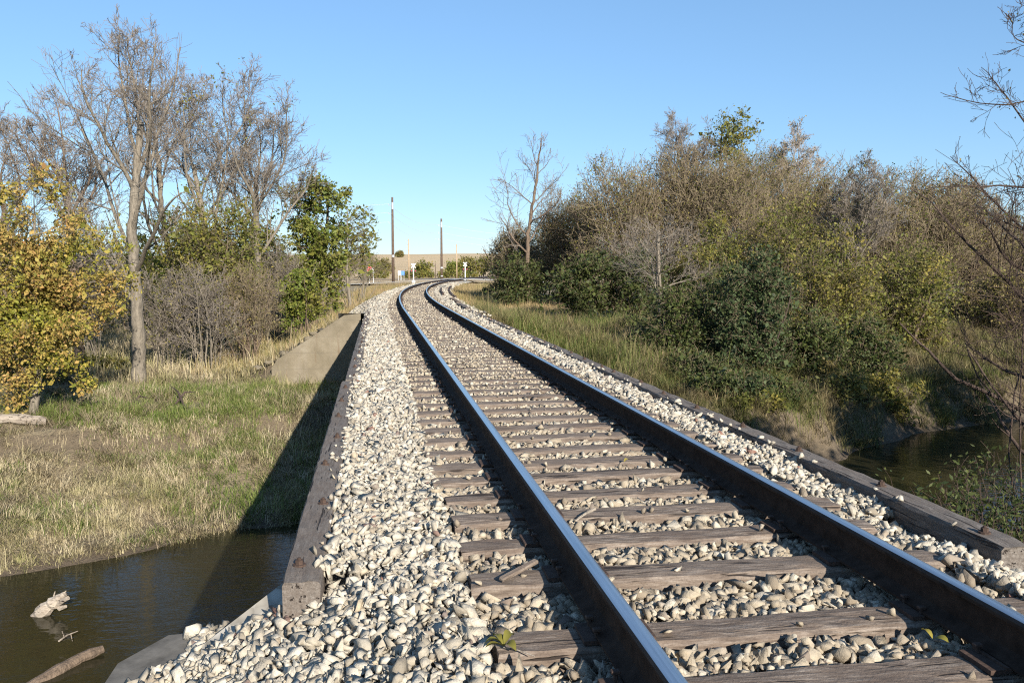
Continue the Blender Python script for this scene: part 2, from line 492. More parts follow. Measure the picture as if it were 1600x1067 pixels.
def road(name, pts, width, lift, mt, label, bridge_z=None):
    pts = np.array(pts, float)
    q = np.linspace(0, len(pts) - 1, 160)
    c = np.stack([np.interp(q, np.arange(len(pts)), pts[:, i]) for i in (0, 1)], -1)
    tn = np.gradient(c, axis=0); tn /= np.linalg.norm(tn, axis=1, keepdims=True)
    nn = np.stack([-tn[:, 1], tn[:, 0]], -1)
    V = []
    offs = np.linspace(-.5, .5, 7)
    for o in offs:
        xy = c + nn * o * width
        z = ground(xy[:, 0], xy[:, 1]) + lift + 0.06 * (1 - (2 * o) ** 2)
        if bridge_z is not None:
            dd = np.abs(xy[:, 0] - centre(xy[:, 1]))
            z = np.maximum(z, bridge_z - 0.05 * np.maximum(0, dd - 2.0))
        V.append(np.concatenate([xy, z[:, None]], 1))
    V = np.stack(V, 1)
    n, k = V.shape[:2]
    ii = np.arange(n * k).reshape(n, k)
    F = np.stack([ii[:-1, :-1], ii[1:, :-1], ii[1:, 1:], ii[:-1, 1:]], -1).reshape(-1, 4)
    return tag(link(name, mesh_np(name, V.reshape(-1, 3), F, mt, True)), label, 'road', kind='structure')
road('gravel_road', [(-90, 95), (-45, 100), (-20, 105), (-8, 109), (2, 113), (10, 118), (22, 123), (45, 134), (95, 152)], 7, .05, M['road_gravel'], 'pale gravel road crossing the track beyond the curve', 0.17)
road('highway', [(-260, 150), (-60, 165), (40, 172), (140, 178), (400, 195)], 7.5, .06, M['asphalt'], 'dark paved road in front of the tan field')

# ------------------------------------------------------------------ ties, rails, ballast
tie_back = [1.75, 2.30, 2.91, 3.42, 4.11, 4.67, 5.16, 5.66, 6.16, 6.57, 7.09]
ty = [b - 0.11 for b in tie_back]
r_ = random.Random(5)
while ty[-1] < 118: ty.append(ty[-1] + 0.495 + r_.uniform(-.03, .03))
ty = np.array(ty)

def tie_mesh(seed):
    r = np.random.default_rng(seed)
    nx, L, Wd, Hh = 26, 2.56 + r.uniform(-.06, .06), 0.225 + r.uniform(-.012, .012), 0.17
    xs = np.linspace(-L / 2, L / 2, nx)
    prof = np.array([(-.5, -1), (.5, -1), (.5, -.12), (.42, -.02), (.2, 0), (0, .0), (-.2, 0), (-.42, -.02), (-.5, -.12)])
    k = len(prof)
    V = np.zeros((nx, k, 3))
    ph = r.uniform(0, 6, 4)
    for i, x in enumerate(xs):
        endr = max(0, abs(x) - (L / 2 - .03)) / .03
        V[i, :, 0] = x + r.normal(0, .004, k) * (1 if i in (0, nx - 1) else 0)
        V[i, :, 1] = prof[:, 0] * Wd * (1 - .05 * endr) + .006 * math.sin(x * 2 + ph[0]) + r.normal(0, .003, k)
        V[i, :, 2] = prof[:, 1] * Hh + r.normal(0, .0025, k) * (prof[:, 1] > -.5) - .004 * endr - .004 * abs(math.sin(x * 1.7 + ph[1]))
    ii = np.arange(nx * k).reshape(nx, k); nxt = np.roll(ii, -1, 1)
    F = [tuple(q) for q in np.stack([ii[:-1], ii[1:], nxt[1:], nxt[:-1]], -1).reshape(-1, 4)]
    F += [tuple(ii[0]), tuple(ii[-1][::-1])]
    me = bpy.data.meshes.new('railway_tie')
    me.from_pydata(V.reshape(-1, 3).tolist(), [], [tuple(int(a) for a in f) for f in F])
    bm = bmesh.new(); bm.from_mesh(me); bmesh.ops.recalc_face_normals(bm, faces=bm.faces[:]); bm.to_mesh(me); bm.free()
    me.materials.append(M['tie'])
    return me
tie_meshes = [tie_mesh(100 + i) for i in range(9)]
RG = 0.7525
mb = MB(); mb.box((0, 0, .009), (.31, .18, .018)); mb.box((-.085, 0, .022), (.012, .19, .012)); mb.box((.085, 0, .022), (.012, .19, .012))
plate_me = mb.build('tie_plate', M['rust']).data
bpy.data.objects.remove(bpy.data.objects['tie_plate'])
mb = MB(); mb.box((0, 0, .022), (.016, .016, .044)); mb.box((0, 0, .048), (.034, .026, .014))
spike_me = mb.build('spike', M['rust'], bevel=.003).data
bpy.data.objects.remove(bpy.data.objects['spike'])
for i, y in enumerate(ty):
    cx = float(centre(y)); hd = -heading(y)
    o = link('railway_tie', tie_meshes[(i * 4 + i // 5) % 9])
    o.location = (cx + r_.uniform(-.025, .025), y, r_.uniform(-.006, .004))
    o.rotation_euler = (r_.uniform(-.02, .02), 0, hd + r_.uniform(-.012, .012) + (math.pi if r_.random() < .5 else 0))
    lab = {2: 'nearest brown tie at the bottom edge with a wide bare face between the rails',
           3: 'weathered tie with a fallen leaf sprig lying at its left end',
           4: 'grey-brown tie carrying the loose wood splinter beside the left rail',
           5: 'pale grey tie just beyond the one with the loose splinter',
           6: 'weathered tie just nearer than the one beside the bleached stick'}.get(i)
    tag(o, lab or 'weathered brown wooden tie set in the ballast further up the track', 'railway tie', 'wooden ties under the rails')
    if y < 45:
        for sx_ in (-1, 1):
            pl = link('tie_plate', plate_me, o)
            pl.location = (sx_ * RG, 0, .001)
            if y < 14:
                for dx, dy in ((-.095, .06), (.095, -.06), (-.095, -.06), (.095, .06)):
                    if r_.random() < .25 and dy * dx > 0: continue
                    link('spike', spike_me, pl).location = (dx, dy, r_.uniform(-.004, .01))

def rail(side, label):
    prof = [(-.076, 0), (.076, 0), (.076, .010), (.030, .022), (.011, .036), (.009, .125), (.016, .142), (.036, .150), (.038, .166), (.031, .180),
            (.016, .1855), (-.016, .1855), (-.031, .180), (-.038, .166), (-.036, .150), (-.016, .142), (-.009, .125), (-.011, .036), (-.030, .022), (-.076, .010)]
    ys = spaced([(-3, 28, 2.0), (28, 175, 1.5)])
    k = len(prof)
    V = []
    for y in ys:
        a = heading(y); nx, ny = math.cos(a), -math.sin(a)
        c0 = float(centre(y))
        for (u, v) in prof:
            o = side * RG + u
            V.append((c0 + nx * o, y + ny * o, .02 + v))
    n = len(ys)
    ii = np.arange(n * k).reshape(n, k); nxt = np.roll(ii, -1, 1)
    F = np.stack([ii[:-1], nxt[:-1], nxt[1:], ii[1:]], -1).reshape(-1, 4)
    mi = np.tile(np.array([0] * 9 + [1, 1, 1] + [0] * 8), n - 1)
    mi = np.tile(np.array([0, 0, 0, 0, 0, 0, 0, 0, 2, 1, 1, 1, 2, 0, 0, 0, 0, 0, 0, 0]), n - 1)
    me = mesh_np('rail', np.array(V), F, [M['rail_side'], M['rail_top'], M['rail_edge']], True, mi)
    me.set_sharp_from_angle(angle=math.radians(35))
    return tag(link('rail', me), label, 'rail', 'rails of the track')
rail(-1, 'left steel rail with a polished head curving away from bottom centre')
rail(1, 'right steel rail with a polished head reaching the right edge of the picture')

def bz(x, y):
    x = np.asarray(x, float); y = np.asarray(y, float)
    d = x - centre(y)
    z = np.full(x.shape, -.025) + (vnoise(x, y, .5) - .5) * .05
    z = np.where(np.abs(d) < 1.30, -.055 + (vnoise(x, y, .35) - .5) * .035 + .03 * sstep((y - 8) / 5), z)
    nearm = y < 4.35
    z = np.where(nearm & (x < .1), z - .38 * (.1 - x) ** 1.15, z)
    z = np.where((y < 4.9) & (x > 3.15), z - .35 * (x - 3.15), z)
    z = np.where((y > 4.35) & (x > 3.0) & (y < 6.5), z - .06 * (6.5 - y) / 2.2, z)
    far = y > 31
    z = np.where(far & (d < -2.0), z - .45 * (-2.0 - d), z)
    z = np.where(far & (d > 2.0), z - .30 * (d - 2.0), z)
    return z
for_bed = spaced([(-3, 4.3, .3), (4.3, 31, .5), (31, 120, .8)])
def xlr(y):
    c = centre(y)
    xl = np.where(y < 4.35, -1.2, np.where(y < 31, -.30, c - 3.1))
    xr = np.where(y < 4.0, 3.9, np.where(y < 31, 3.40, c + 2.5))
    return xl, xr
q = np.linspace(0, 1, 24)
XL, XR = xlr(for_bed)
BX = XL[:, None] + (XR - XL)[:, None] * q[None]
BY = np.repeat(for_bed[:, None], 24, 1)
V = np.stack([BX, BY, bz(BX, BY) - .045], -1).reshape(-1, 3)
ii = np.arange(len(V)).reshape(len(for_bed), 24)
F = np.stack([ii[:-1, :-1], ii[:-1, 1:], ii[1:, 1:], ii[1:, :-1]], -1).reshape(-1, 4)
tag(link('ballast_bed', mesh_np('ballast_bed', V, F, M['bed'], True)), 'packed stone bed under the track', 'ballast bed', kind='structure')

def rock_variants(npts, count, seed):
    out = []
    r = np.random.default_rng(seed)
    for _ in range(count):
        p = r.normal(size=(npts, 3)); p /= np.linalg.norm(p, axis=1, keepdims=True)
        p = np.sign(p) * np.abs(p) ** .75; p *= r.uniform(.88, 1.12, (npts, 1))
        p *= np.array([r.uniform(1.0, 1.65), r.uniform(.75, 1.15), r.uniform(.5, .95)])
        bm = bmesh.new()
        for v in p: bm.verts.new(v)
        res = bmesh.ops.convex_hull(bm, input=bm.verts[:])
        for v in [v for v in bm.verts if not v.link_faces]: bm.verts.remove(v)
        bmesh.ops.triangulate(bm, faces=bm.faces[:])
        bmesh.ops.recalc_face_normals(bm, faces=bm.faces[:])
        bm.verts.index_update()
        Vv = np.array([v.co[:] for v in bm.verts]); Ff = np.array([[v.index for v in f.verts] for f in bm.faces])
        bm.free()
        out.append((Vv, Ff))
    return out
RV_HI = rock_variants(8, 16, 1) + rock_variants(9, 14, 5)
RV_LO = rock_variants(8, 14, 2)
def rand_rot(n, r, flat=0.9):
    a = r.uniform(0, 2 * np.pi, n); b = r.normal(0, flat, n); c = r.normal(0, flat, n)
    ca, sa, cb, sb, cc, sc = np.cos(a), np.sin(a), np.cos(b), np.sin(b), np.cos(c), np.sin(c)
    Rz = np.zeros((n, 3, 3)); Rz[:, 0, 0] = ca; Rz[:, 0, 1] = -sa; Rz[:, 1, 0] = sa; Rz[:, 1, 1] = ca; Rz[:, 2, 2] = 1
    Rx = np.zeros((n, 3, 3)); Rx[:, 0, 0] = 1; Rx[:, 1, 1] = cb; Rx[:, 1, 2] = -sb; Rx[:, 2, 1] = sb; Rx[:, 2, 2] = cb
    Ry = np.zeros((n, 3, 3)); Ry[:, 1, 1] = 1; Ry[:, 0, 0] = cc; Ry[:, 0, 2] = sc; Ry[:, 2, 0] = -sc; Ry[:, 2, 2] = cc
    return Rz @ Rx @ Ry
def rocks(P, size, variants, r):
    vs, fs, base = [], [], 0
    which = r.integers(0, len(variants), len(P))
    R = rand_rot(len(P), r)
    for k, (Vv, Ff) in enumerate(variants):
        m_ = which == k
        n = m_.sum()
        if not n: continue
        vv = np.einsum('nij,vj->nvi', R[m_], Vv) * size[m_][:, None, None] + P[m_][:, None, :]
        ff = Ff[None] + (np.arange(n) * len(Vv))[:, None, None] + base
        vs.append(vv.reshape(-1, 3)); fs.append(ff.reshape(-1, 3)); base += n * len(Vv)
    return np.concatenate(vs), np.concatenate(fs)

def scatter(y0, y1, step, rad, var, layers=1.0):
    """jittered points over the ballast between y0 and y1"""
    n_y = int((y1 - y0) / step); P = []
    xs0 = -1.3 if y0 < 31 else -3.2
    xs1 = 4.0 if y0 < 31 else float(centre(y1)) + 2.6
    gx_ = np.arange(xs0, xs1, step); gy_ = y0 + np.arange(n_y) * step
    X, Y = np.meshgrid(gx_, gy_)
    X = (X + rng.uniform(-.5, .5, X.shape) * step).ravel(); Y = (Y + rng.uniform(-.5, .5, Y.shape) * step).ravel()
    if layers > 1:
        e = rng.random(len(X)) < (layers - 1)
        X = np.concatenate([X, X[e] + rng.uniform(-.5, .5, e.sum()) * step]); Y = np.concatenate([Y, Y[e] + rng.uniform(-.5, .5, e.sum()) * step])
    xl, xr = xlr(Y)
    jig = rng.normal(0, .025, len(X))
    ragged = np.where(Y < 4.35, (vnoise(X * 0 + 3.3, Y, .35) - .5) * .3, 0)
    keep = (X > xl + jig * np.where(Y < 31, 1, 3) + ragged + .02) & (X < xr + jig * np.where(Y < 31, .6, 3))
    X, Y = X[keep], Y[keep]
    size = np.clip(rng.lognormal(math.log(rad * .92), .42, len(X)), rad * .42, rad * 1.9)
    d = X - centre(Y)
    crib = np.abs(d) < 1.29
    idx = np.clip(np.searchsorted(ty, Y), 1, len(ty) - 1)
    nd = np.minimum(np.abs(Y - ty[idx]), np.abs(Y - ty[idx - 1]))
    on_tie = crib & (nd < .135)
    stray = on_tie & (rng.random(len(X)) < np.where(Y < 12, .008, .03)) & (np.abs(np.abs(d) - RG) > .1)
    keep = ~on_tie | stray
    z = bz(X, Y) + rng.normal(0, .014, len(X)) - size * .1
    size = np.where(stray, size * .75, size)
    z = np.where(stray, size * .5, z)
    near_rail = crib & (np.abs(np.abs(d) - RG) < .13)
    z = np.where(near_rail, np.minimum(z, -.045 - size * .3), z)
    P = np.stack([X, Y, z], -1)
    return P[keep], size[keep], crib[keep]
sh_v, sh_f, cr_v, cr_f = [], [], [], []
def push(dst_v, dst_f, vf):
    b = sum(len(a) for a in dst_v)
    dst_v.append(vf[0]); dst_f.append(vf[1] + b)
for (y0, y1, st, rad, var, lay) in ((1.6, 9.0, .034, .0252, RV_HI, 1.9), (9.0, 18, .042, .029, RV_LO, 1.5), (18, 31.0, .054, .033, RV_LO, 1.3), (31.0, 55, .08, .043, RV_LO, 1.2), (55, 100, .16, .065, RV_LO, 1.0)):
    P, sz, crib = scatter(y0, y1, st, rad, var, lay)
    push(sh_v, sh_f, rocks(P[~crib], sz[~crib], var, rng))
    push(cr_v, cr_f, rocks(P[crib], sz[crib] * np.where(P[crib][:, 1] < 8.5, 1.05, .8), var, rng))
# stones that have crept onto the edge timbers and the abutment
ns = 260
Y = rng.uniform(4.3, 30, ns); left = rng.random(ns) < .75
X = np.where(left, -.27 - np.abs(rng.normal(0, .05, ns)), 3.39 + np.abs(rng.normal(0, .03, ns)))
sz = rng.uniform(.014, .034, ns)
push(sh_v, sh_f, rocks(np.stack([X, Y, np.where(left, .0, .03) + sz * .5], -1), sz, RV_HI, rng))
ns = 70
Y = rng.uniform(3.2, 4.75, ns); X = -1.1 - np.abs(rng.normal(0, .10, ns)) + .25 * (Y > 4.3)
sz = rng.uniform(.025, .055, ns)
push(sh_v, sh_f, rocks(np.stack([X, Y, -.5 + sz * .55], -1), sz, RV_HI, rng))
ns = 200
Y = rng.uniform(4.3, 4.8, ns); X = rng.uniform(-1.0, -.25, ns)
sz = rng.uniform(.025, .045, ns)
push(sh_v, sh_f, rocks(np.stack([X, Y, -.5 + sz * .5 + .33 * np.clip(4.75 - Y, 0, .45) * np.clip((X + 1.1), 0, 1)], -1), sz, RV_HI, rng))
tag(link('ballast', mesh_np('ballast', np.concatenate(sh_v), np.concatenate(sh_f), M['rock'])), 'pale crushed limestone ballast heaped along both sides of the ties', 'ballast', kind='stuff')
tag(link('crib_ballast', mesh_np('crib_ballast', np.concatenate(cr_v), np.concatenate(cr_f), M['crib_rock'])), 'browner crushed stone filling the gaps between the ties', 'ballast', kind='stuff')

# ------------------------------------------------------------------ bridge and abutments
def timber_mesh(L, wd, ht, seed):
    r = np.random.default_rng(seed)
    n = max(8, int(L / .12))
    ys = np.linspace(0, L, n)
    prof = np.array([(-.5, -1), (0, -1), (.5, -1), (.5, -.5), (.5, -.08), (.44, -.01), (.2, 0), (0, 0), (-.2, 0), (-.44, -.01), (-.5, -.08), (-.5, -.5)])
    k = len(prof)
    V = np.zeros((n, k, 3))
    for i, y in enumerate(ys):
        e = max(0, .05 - min(y, L - y)) / .05
        V[i, :, 0] = prof[:, 0] * wd * (1 - .06 * e) + r.normal(0, .0025, k)
        V[i, :, 1] = y + (r.normal(0, .006, k) if i in (0, n - 1) else 0)
        V[i, :, 2] = prof[:, 1] * ht + r.normal(0, .0025, k) - .008 * e * (prof[:, 1] > -.3)
    ii = np.arange(n * k).reshape(n, k); nxt = np.roll(ii, -1, 1)
    F = [tuple(int(a) for a in q) for q in np.stack([ii[:-1], nxt[:-1], nxt[1:], ii[1:]], -1).reshape(-1, 4)]
    F += [tuple(int(a) for a in ii[0][::-1]), tuple(int(a) for a in ii[-1])]
    me = bpy.data.meshes.new('edge_timber')
    me.from_pydata(V.reshape(-1, 3).tolist(), [], F)
    bm = bmesh.new(); bm.from_mesh(me); bmesh.ops.recalc_face_normals(bm, faces=bm.faces[:]); bm.to_mesh(me); bm.free()
    me.materials.append(M['timber'])
    return me
mb = MB()
mb.tube([(0, 0, -.01), (0, 0, .008)], [.036, .034], 10); mb.tube([(0, 0, .006), (0, 0, .03)], [.021, .021], 6); mb.tube([(0, 0, .028), (0, 0, .042)], [.011, .010], 8)
bolt_me = mb.build('bolt', M['rust']).data
bpy.data.objects.remove(bpy.data.objects['bolt'])
br = tag(empty('railway_bridge', (1.55, 17.5, -.5)), 'low railway bridge with timber edge beams carrying the ballasted track over the creek', 'bridge')
BL = Vector((1.55, 17.5, -.5))
def bpart(mbo, name, mt, bevel=0): 
    o = mbo.build(name, mt, br, bevel=bevel); o.location = -BL; return o
mb = MB(); mb.box((1.55, (4.35 + 30.7) / 2, -.36), (3.96, 26.35, .28)); bpart(mb, 'deck', M['stone_dark'])
for gx_ in (-.1, 1.0, 2.1, 3.2):
    mb = MB(); mb.box((gx_, 17.7, -.78), (.28, 25.6, .56)); bpart(mb, 'girder', M['stone_dark'])
for py_ in (13.6, 22.4):
    mb = MB(); mb.box((1.55, py_, -1.25), (4.0, .4, .38))
    bpart(mb, 'pier_cap', M['timber'])
    for px_ in (0.0, 1.05, 2.1, 3.15):
        mb = MB(); mb.tube([(px_, py_, -5.3), (px_, py_, -1.44)], [.17, .16], 10); bpart(mb, 'pile', M['bark_dark'])
def timber(x, y0, y1, ztop, wd, ht, seed, rz=0):
    o = link('edge_timber', timber_mesh(y1 - y0, wd, ht, seed), br)
    o.location = Vector((x, y0, ztop)) - BL
    o.rotation_euler = (0, 0, rz)
    y = .22
    while y < (y1 - y0) - .1:
        link('bolt', bolt_me, o).location = (r_.uniform(-.03, .03), y, 0.0)
        y += 1.1 + r_.uniform(-.08, .08)
    return o
timber(-.39, 4.15, 11.75, .0, .20, .27, 1)['label'] = 'nearest grey edge timber on the left side of the bridge'
timber(-.345, 11.77, 19.4, .02, .20, .27, 2, -.003)
timber(-.32, 19.42, 31.0, .02, .20, .27, 3, -.004)
timber(3.49, 3.95, 12.2, .035, .20, .28, 4)['label'] = 'nearest grey edge timber on the right side of the bridge'
timber(3.49, 12.22, 20.3, .035, .20, .28, 5)
timber(3.49, 20.32, 31.2, .03, .20, .28, 6)

# near abutment: a concrete block with a chamfered corner; the ballast spills onto it
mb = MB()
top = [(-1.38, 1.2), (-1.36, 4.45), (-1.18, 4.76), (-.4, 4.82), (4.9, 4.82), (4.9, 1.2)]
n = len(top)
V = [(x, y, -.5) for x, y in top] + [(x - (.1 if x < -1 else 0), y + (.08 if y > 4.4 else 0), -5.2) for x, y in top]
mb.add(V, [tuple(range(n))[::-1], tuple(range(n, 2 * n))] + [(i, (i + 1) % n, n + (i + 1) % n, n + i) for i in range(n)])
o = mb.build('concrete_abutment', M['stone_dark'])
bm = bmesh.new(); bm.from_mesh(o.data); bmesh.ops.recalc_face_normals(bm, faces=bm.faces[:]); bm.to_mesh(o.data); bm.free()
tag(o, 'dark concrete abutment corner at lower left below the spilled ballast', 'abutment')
# far abutment with a sloping wing wall
fa = tag(empty('far_abutment', (-.4, 31.0, -3)), 'pale stained concrete wing wall of the far abutment at left', 'abutment')
mb = MB()
prof = [(3.9, -.5), (-.55, -.5), (-.55, -.05), (-1.15, -.12), (-3.55, -1.70), (-3.75, -2.0), (-3.75, -4.6), (3.9, -4.6)]
n = len(prof)
mb.add([(x, 30.72, z) for x, z in prof] + [(x, 31.08, z) for x, z in prof], [tuple(range(n)), tuple(range(2 * n - 1, n - 1, -1))] + [(i, n + i, n + (i + 1) % n, (i + 1) % n) for i in range(n)])
o = mb.build('wing_wall', M['concrete'], fa); o.location = (.4, -31.0, 3)
bm = bmesh.new(); bm.from_mesh(o.data); bmesh.ops.recalc_face_normals(bm, faces=bm.faces[:]); bm.to_mesh(o.data); bm.free()
# rubble along the wall top
for i in range(9):
    f = i / 8
    x = -1.9 - 2.3 * f; y = 31.35 + r_.uniform(-.05, .3)
    Vv, Ff = RV_HI[i % 14]
    o = link('rubble_block', mesh_np('rubble_block', Vv * np.array([.20, .17, .16]) * r_.uniform(.8, 1.4), Ff, M['concrete']))
    o.location = (x, y, max(gz(x, y), -.42 - .66 * (-.9 - x) * -1 * -1 if False else gz(x, y)) + .1)
    o.rotation_euler = (r_.uniform(-.3, .3), r_.uniform(-.3, .3), r_.uniform(0, 3))
    tag(o, 'broken concrete chunk lying along the sloping top of the far wing wall', 'rubble', 'broken chunks along the wing wall')

# old rails and timbers lying along the right shoulder beyond the bridge
def lying(name, y0, y1, off, wd, ht, mt, label, cat, dz=0.02, grp=None):
    mb = MB(); ys = np.linspace(y0, y1, 10)
    pts = [(float(centre(y)) + off, y, float(bz(np.array([float(centre(y)) + off]), np.array([y]))[0]) + dz) for y in ys]
    for a, b in zip(pts[:-1], pts[1:]): pass
    Vv = []
    for (x, y, z) in pts:
        Vv += [(x - wd / 2, y, z - ht), (x + wd / 2, y, z - ht), (x + wd / 2, y, z + ht * .4), (x - wd / 2, y, z + ht * .4)]
    Ff = [(0, 3, 2, 1)]
    for i in range(9):
        b = i * 4
        Ff += [(b + j, b + (j + 1) % 4, b + 4 + (j + 1) % 4, b + 4 + j) for j in range(4)]
    Ff.append((36, 37, 38, 39))
    mb.add(Vv, Ff)
    o = mb.build(name, mt)
    return tag(o, label, cat, grp)
lying('old_timber', 31.6, 36.0, 1.78, .2, .15, M['timber'], 'grey timber lying on the right shoulder just past the bridge end', 'timber', .06)
lying('old_timber', 38.0, 43.5, 1.95, .2, .12, M['bark_brown'], 'half buried dark timber on the right shoulder before the tan grass', 'timber', .05)
lying('old_rail', 50, 66, 1.75, .12, .12, M['rust'], 'rusty length of old rail on the right gravel shoulder nearer the track', 'rail', .10)
lying('old_rail', 47, 78, 2.35, .14, .12, M['rust'], 'rusty length of old rail at the outer edge of the right shoulder', 'rail', .10)

# ------------------------------------------------------------------ trees
def unit(a): return a / (np.linalg.norm(a, axis=-1, keepdims=True) + 1e-9)
class Env:
    def __init__(s, c, r): s.c = np.array(c, float); s.r = np.array(r, float)
    def val(s, p): return np.sqrt((((p - s.c) / s.r) ** 2).sum(-1))

def grow(r, starts, dirs, lens, rads, levels, env, wob=.18, up=.06, minr=.006):
    """levels: list of dict(n segs, c children, ang, ratio, t0). returns list per level of (P,R)"""
    P0, D, L, R = [np.asarray(a, float) for a in (starts, dirs, lens, rads)]
    out = []
    for li, lv in enumerate(levels):
        n = lv['n']; m_ = len(P0); L0 = L
        P = np.zeros((m_, n + 1, 3)); P[:, 0] = P0
        d = unit(D)
        lim = r.uniform(.62, 1.22, m_)[:, None]
        for k in range(n):
            d = unit(d + r.normal(0, lv.get('wob', wob), (m_, 3)) + np.array([0, 0, lv.get('up', up)]))
            stp = (L / n)[:, None] * np.ones((m_, 1))
            if env is not None and li > 0:
                v = env.val(P[:, k] + d * stp)
                stp = np.where(v[:, None] > lim, stp * .42, stp)
            P[:, k + 1] = P[:, k] + d * stp
        tt = np.linspace(0, 1, n + 1)
        end = lv.get('end', .35)
        Rr = np.maximum(R[:, None] * (1 - (1 - end) * tt[None]), minr)
        out.append((P, Rr))
        if li + 1 == len(levels): break
        c = lv['c']; t0 = lv.get('t0', .2)
        tc = t0 + (1 - t0) * (np.arange(c)[None] + r.random((m_, c))) / c
        fi = tc * n; i0 = np.minimum(fi.astype(int), n - 1); fr = fi - i0
        rows = np.arange(m_)[:, None]
        S0 = P[rows, i0] * (1 - fr[..., None]) + P[rows, i0 + 1] * fr[..., None]
        T = unit(P[rows, i0 + 1] - P[rows, i0])
        rad = Rr[rows, i0] * (1 - fr) + Rr[rows, i0 + 1] * fr
        az = r.uniform(0, 2 * np.pi, (m_, c)) if m_ > 1 else (np.arange(c)[None] * 2.4 + r.uniform(-.4, .4, (m_, c)))
        ref = np.where(np.abs(T[..., 2:3]) > .9, np.array([1., 0, 0]), np.array([0, 0, 1.]))
        A = unit(np.cross(T, ref)); B = np.cross(T, A)
        ang = np.radians(lv['ang']) * r.uniform(.7, 1.3, (m_, c))
        if lv.get('opening'): ang = ang * (1.45 - .8 * tc)
        side = A * np.cos(az)[..., None] + B * np.sin(az)[..., None]
        Dn = T * np.cos(ang)[..., None] + side * np.sin(ang)[..., None]
        Ln = L[:, None] * lv['ratio'] * (1.2 - .65 * tc) * r.uniform(.65, 1.25, (m_, c))
        Rn = rad * lv.get('rr', .6) * r.uniform(.75, 1.0, (m_, c))
        P0, D, L, R = S0.reshape(-1, 3), Dn.reshape(-1, 3), Ln.ravel(), Rn.ravel()
        if env is not None:
            full = np.repeat(np.linalg.norm(P[:, -1] - P[:, 0], axis=1) / (P0.reshape(m_, c, 3)[:, 0, 0] * 0 + 1e-6 + np.repeat(L0, 1)), c)
            ok = (env.val(P0) < 1.08) & (r.random(len(P0)) < np.clip(full * 1.35, .12, 1))
            P0, D, L, R = P0[ok], D[ok], L[ok], R[ok]
    return out

def build_tubes(levels, sides):
    Vs, Fs, b = [], [], 0
    for (P, R), n in zip(levels, sides):
        V, F = tubes(P, R, n)
        Vs.append(V); Fs.append(F + b); b += len(V)
    return np.concatenate(Vs), np.concatenate(Fs)

def leaf_quads(P, size, r, droop=0.0, aspect=.55):
    n = len(P)
    a = unit(r.normal(size=(n, 3)) + np.array([0, 0, -droop]))
    nn = unit(r.normal(size=(n, 3)) + np.array([0, 0, .5]))
    b = unit(np.cross(nn, a))
    s = size[:, None]
    V = np.stack([P, P + a * s * .5 + b * s * aspect * .5, P + a * s, P + a * s * .45 - b * s * aspect * .5], 1)
    return V.reshape(-1, 3), np.arange(n * 4).reshape(n, 4)

def leaf_points(r, levels, count, which=-1, jit=.12, mask=None, env=None, tmin=.2):
    P, _ = levels[which]
    m_, k, _ = P.shape
    i = r.integers(0, m_, count); t = r.uniform(tmin, 1, count) * (k - 1)
    i0 = np.minimum(t.astype(int), k - 2); fr = (t - i0)[:, None]
    q = P[i, i0] * (1 - fr) + P[i, i0 + 1] * fr + r.normal(0, jit, (count, 3))
    if mask is not None:
        sc, thr, off = mask
        v = vnoise(q[:, 0] + off, q[:, 1] + q[:, 2] * 1.3 + 7 * off, sc) * .6 + vnoise(q[:, 0] - q[:, 1] * .7, q[:, 2] + off, sc) * .6
        q = q[v > thr]
    return q

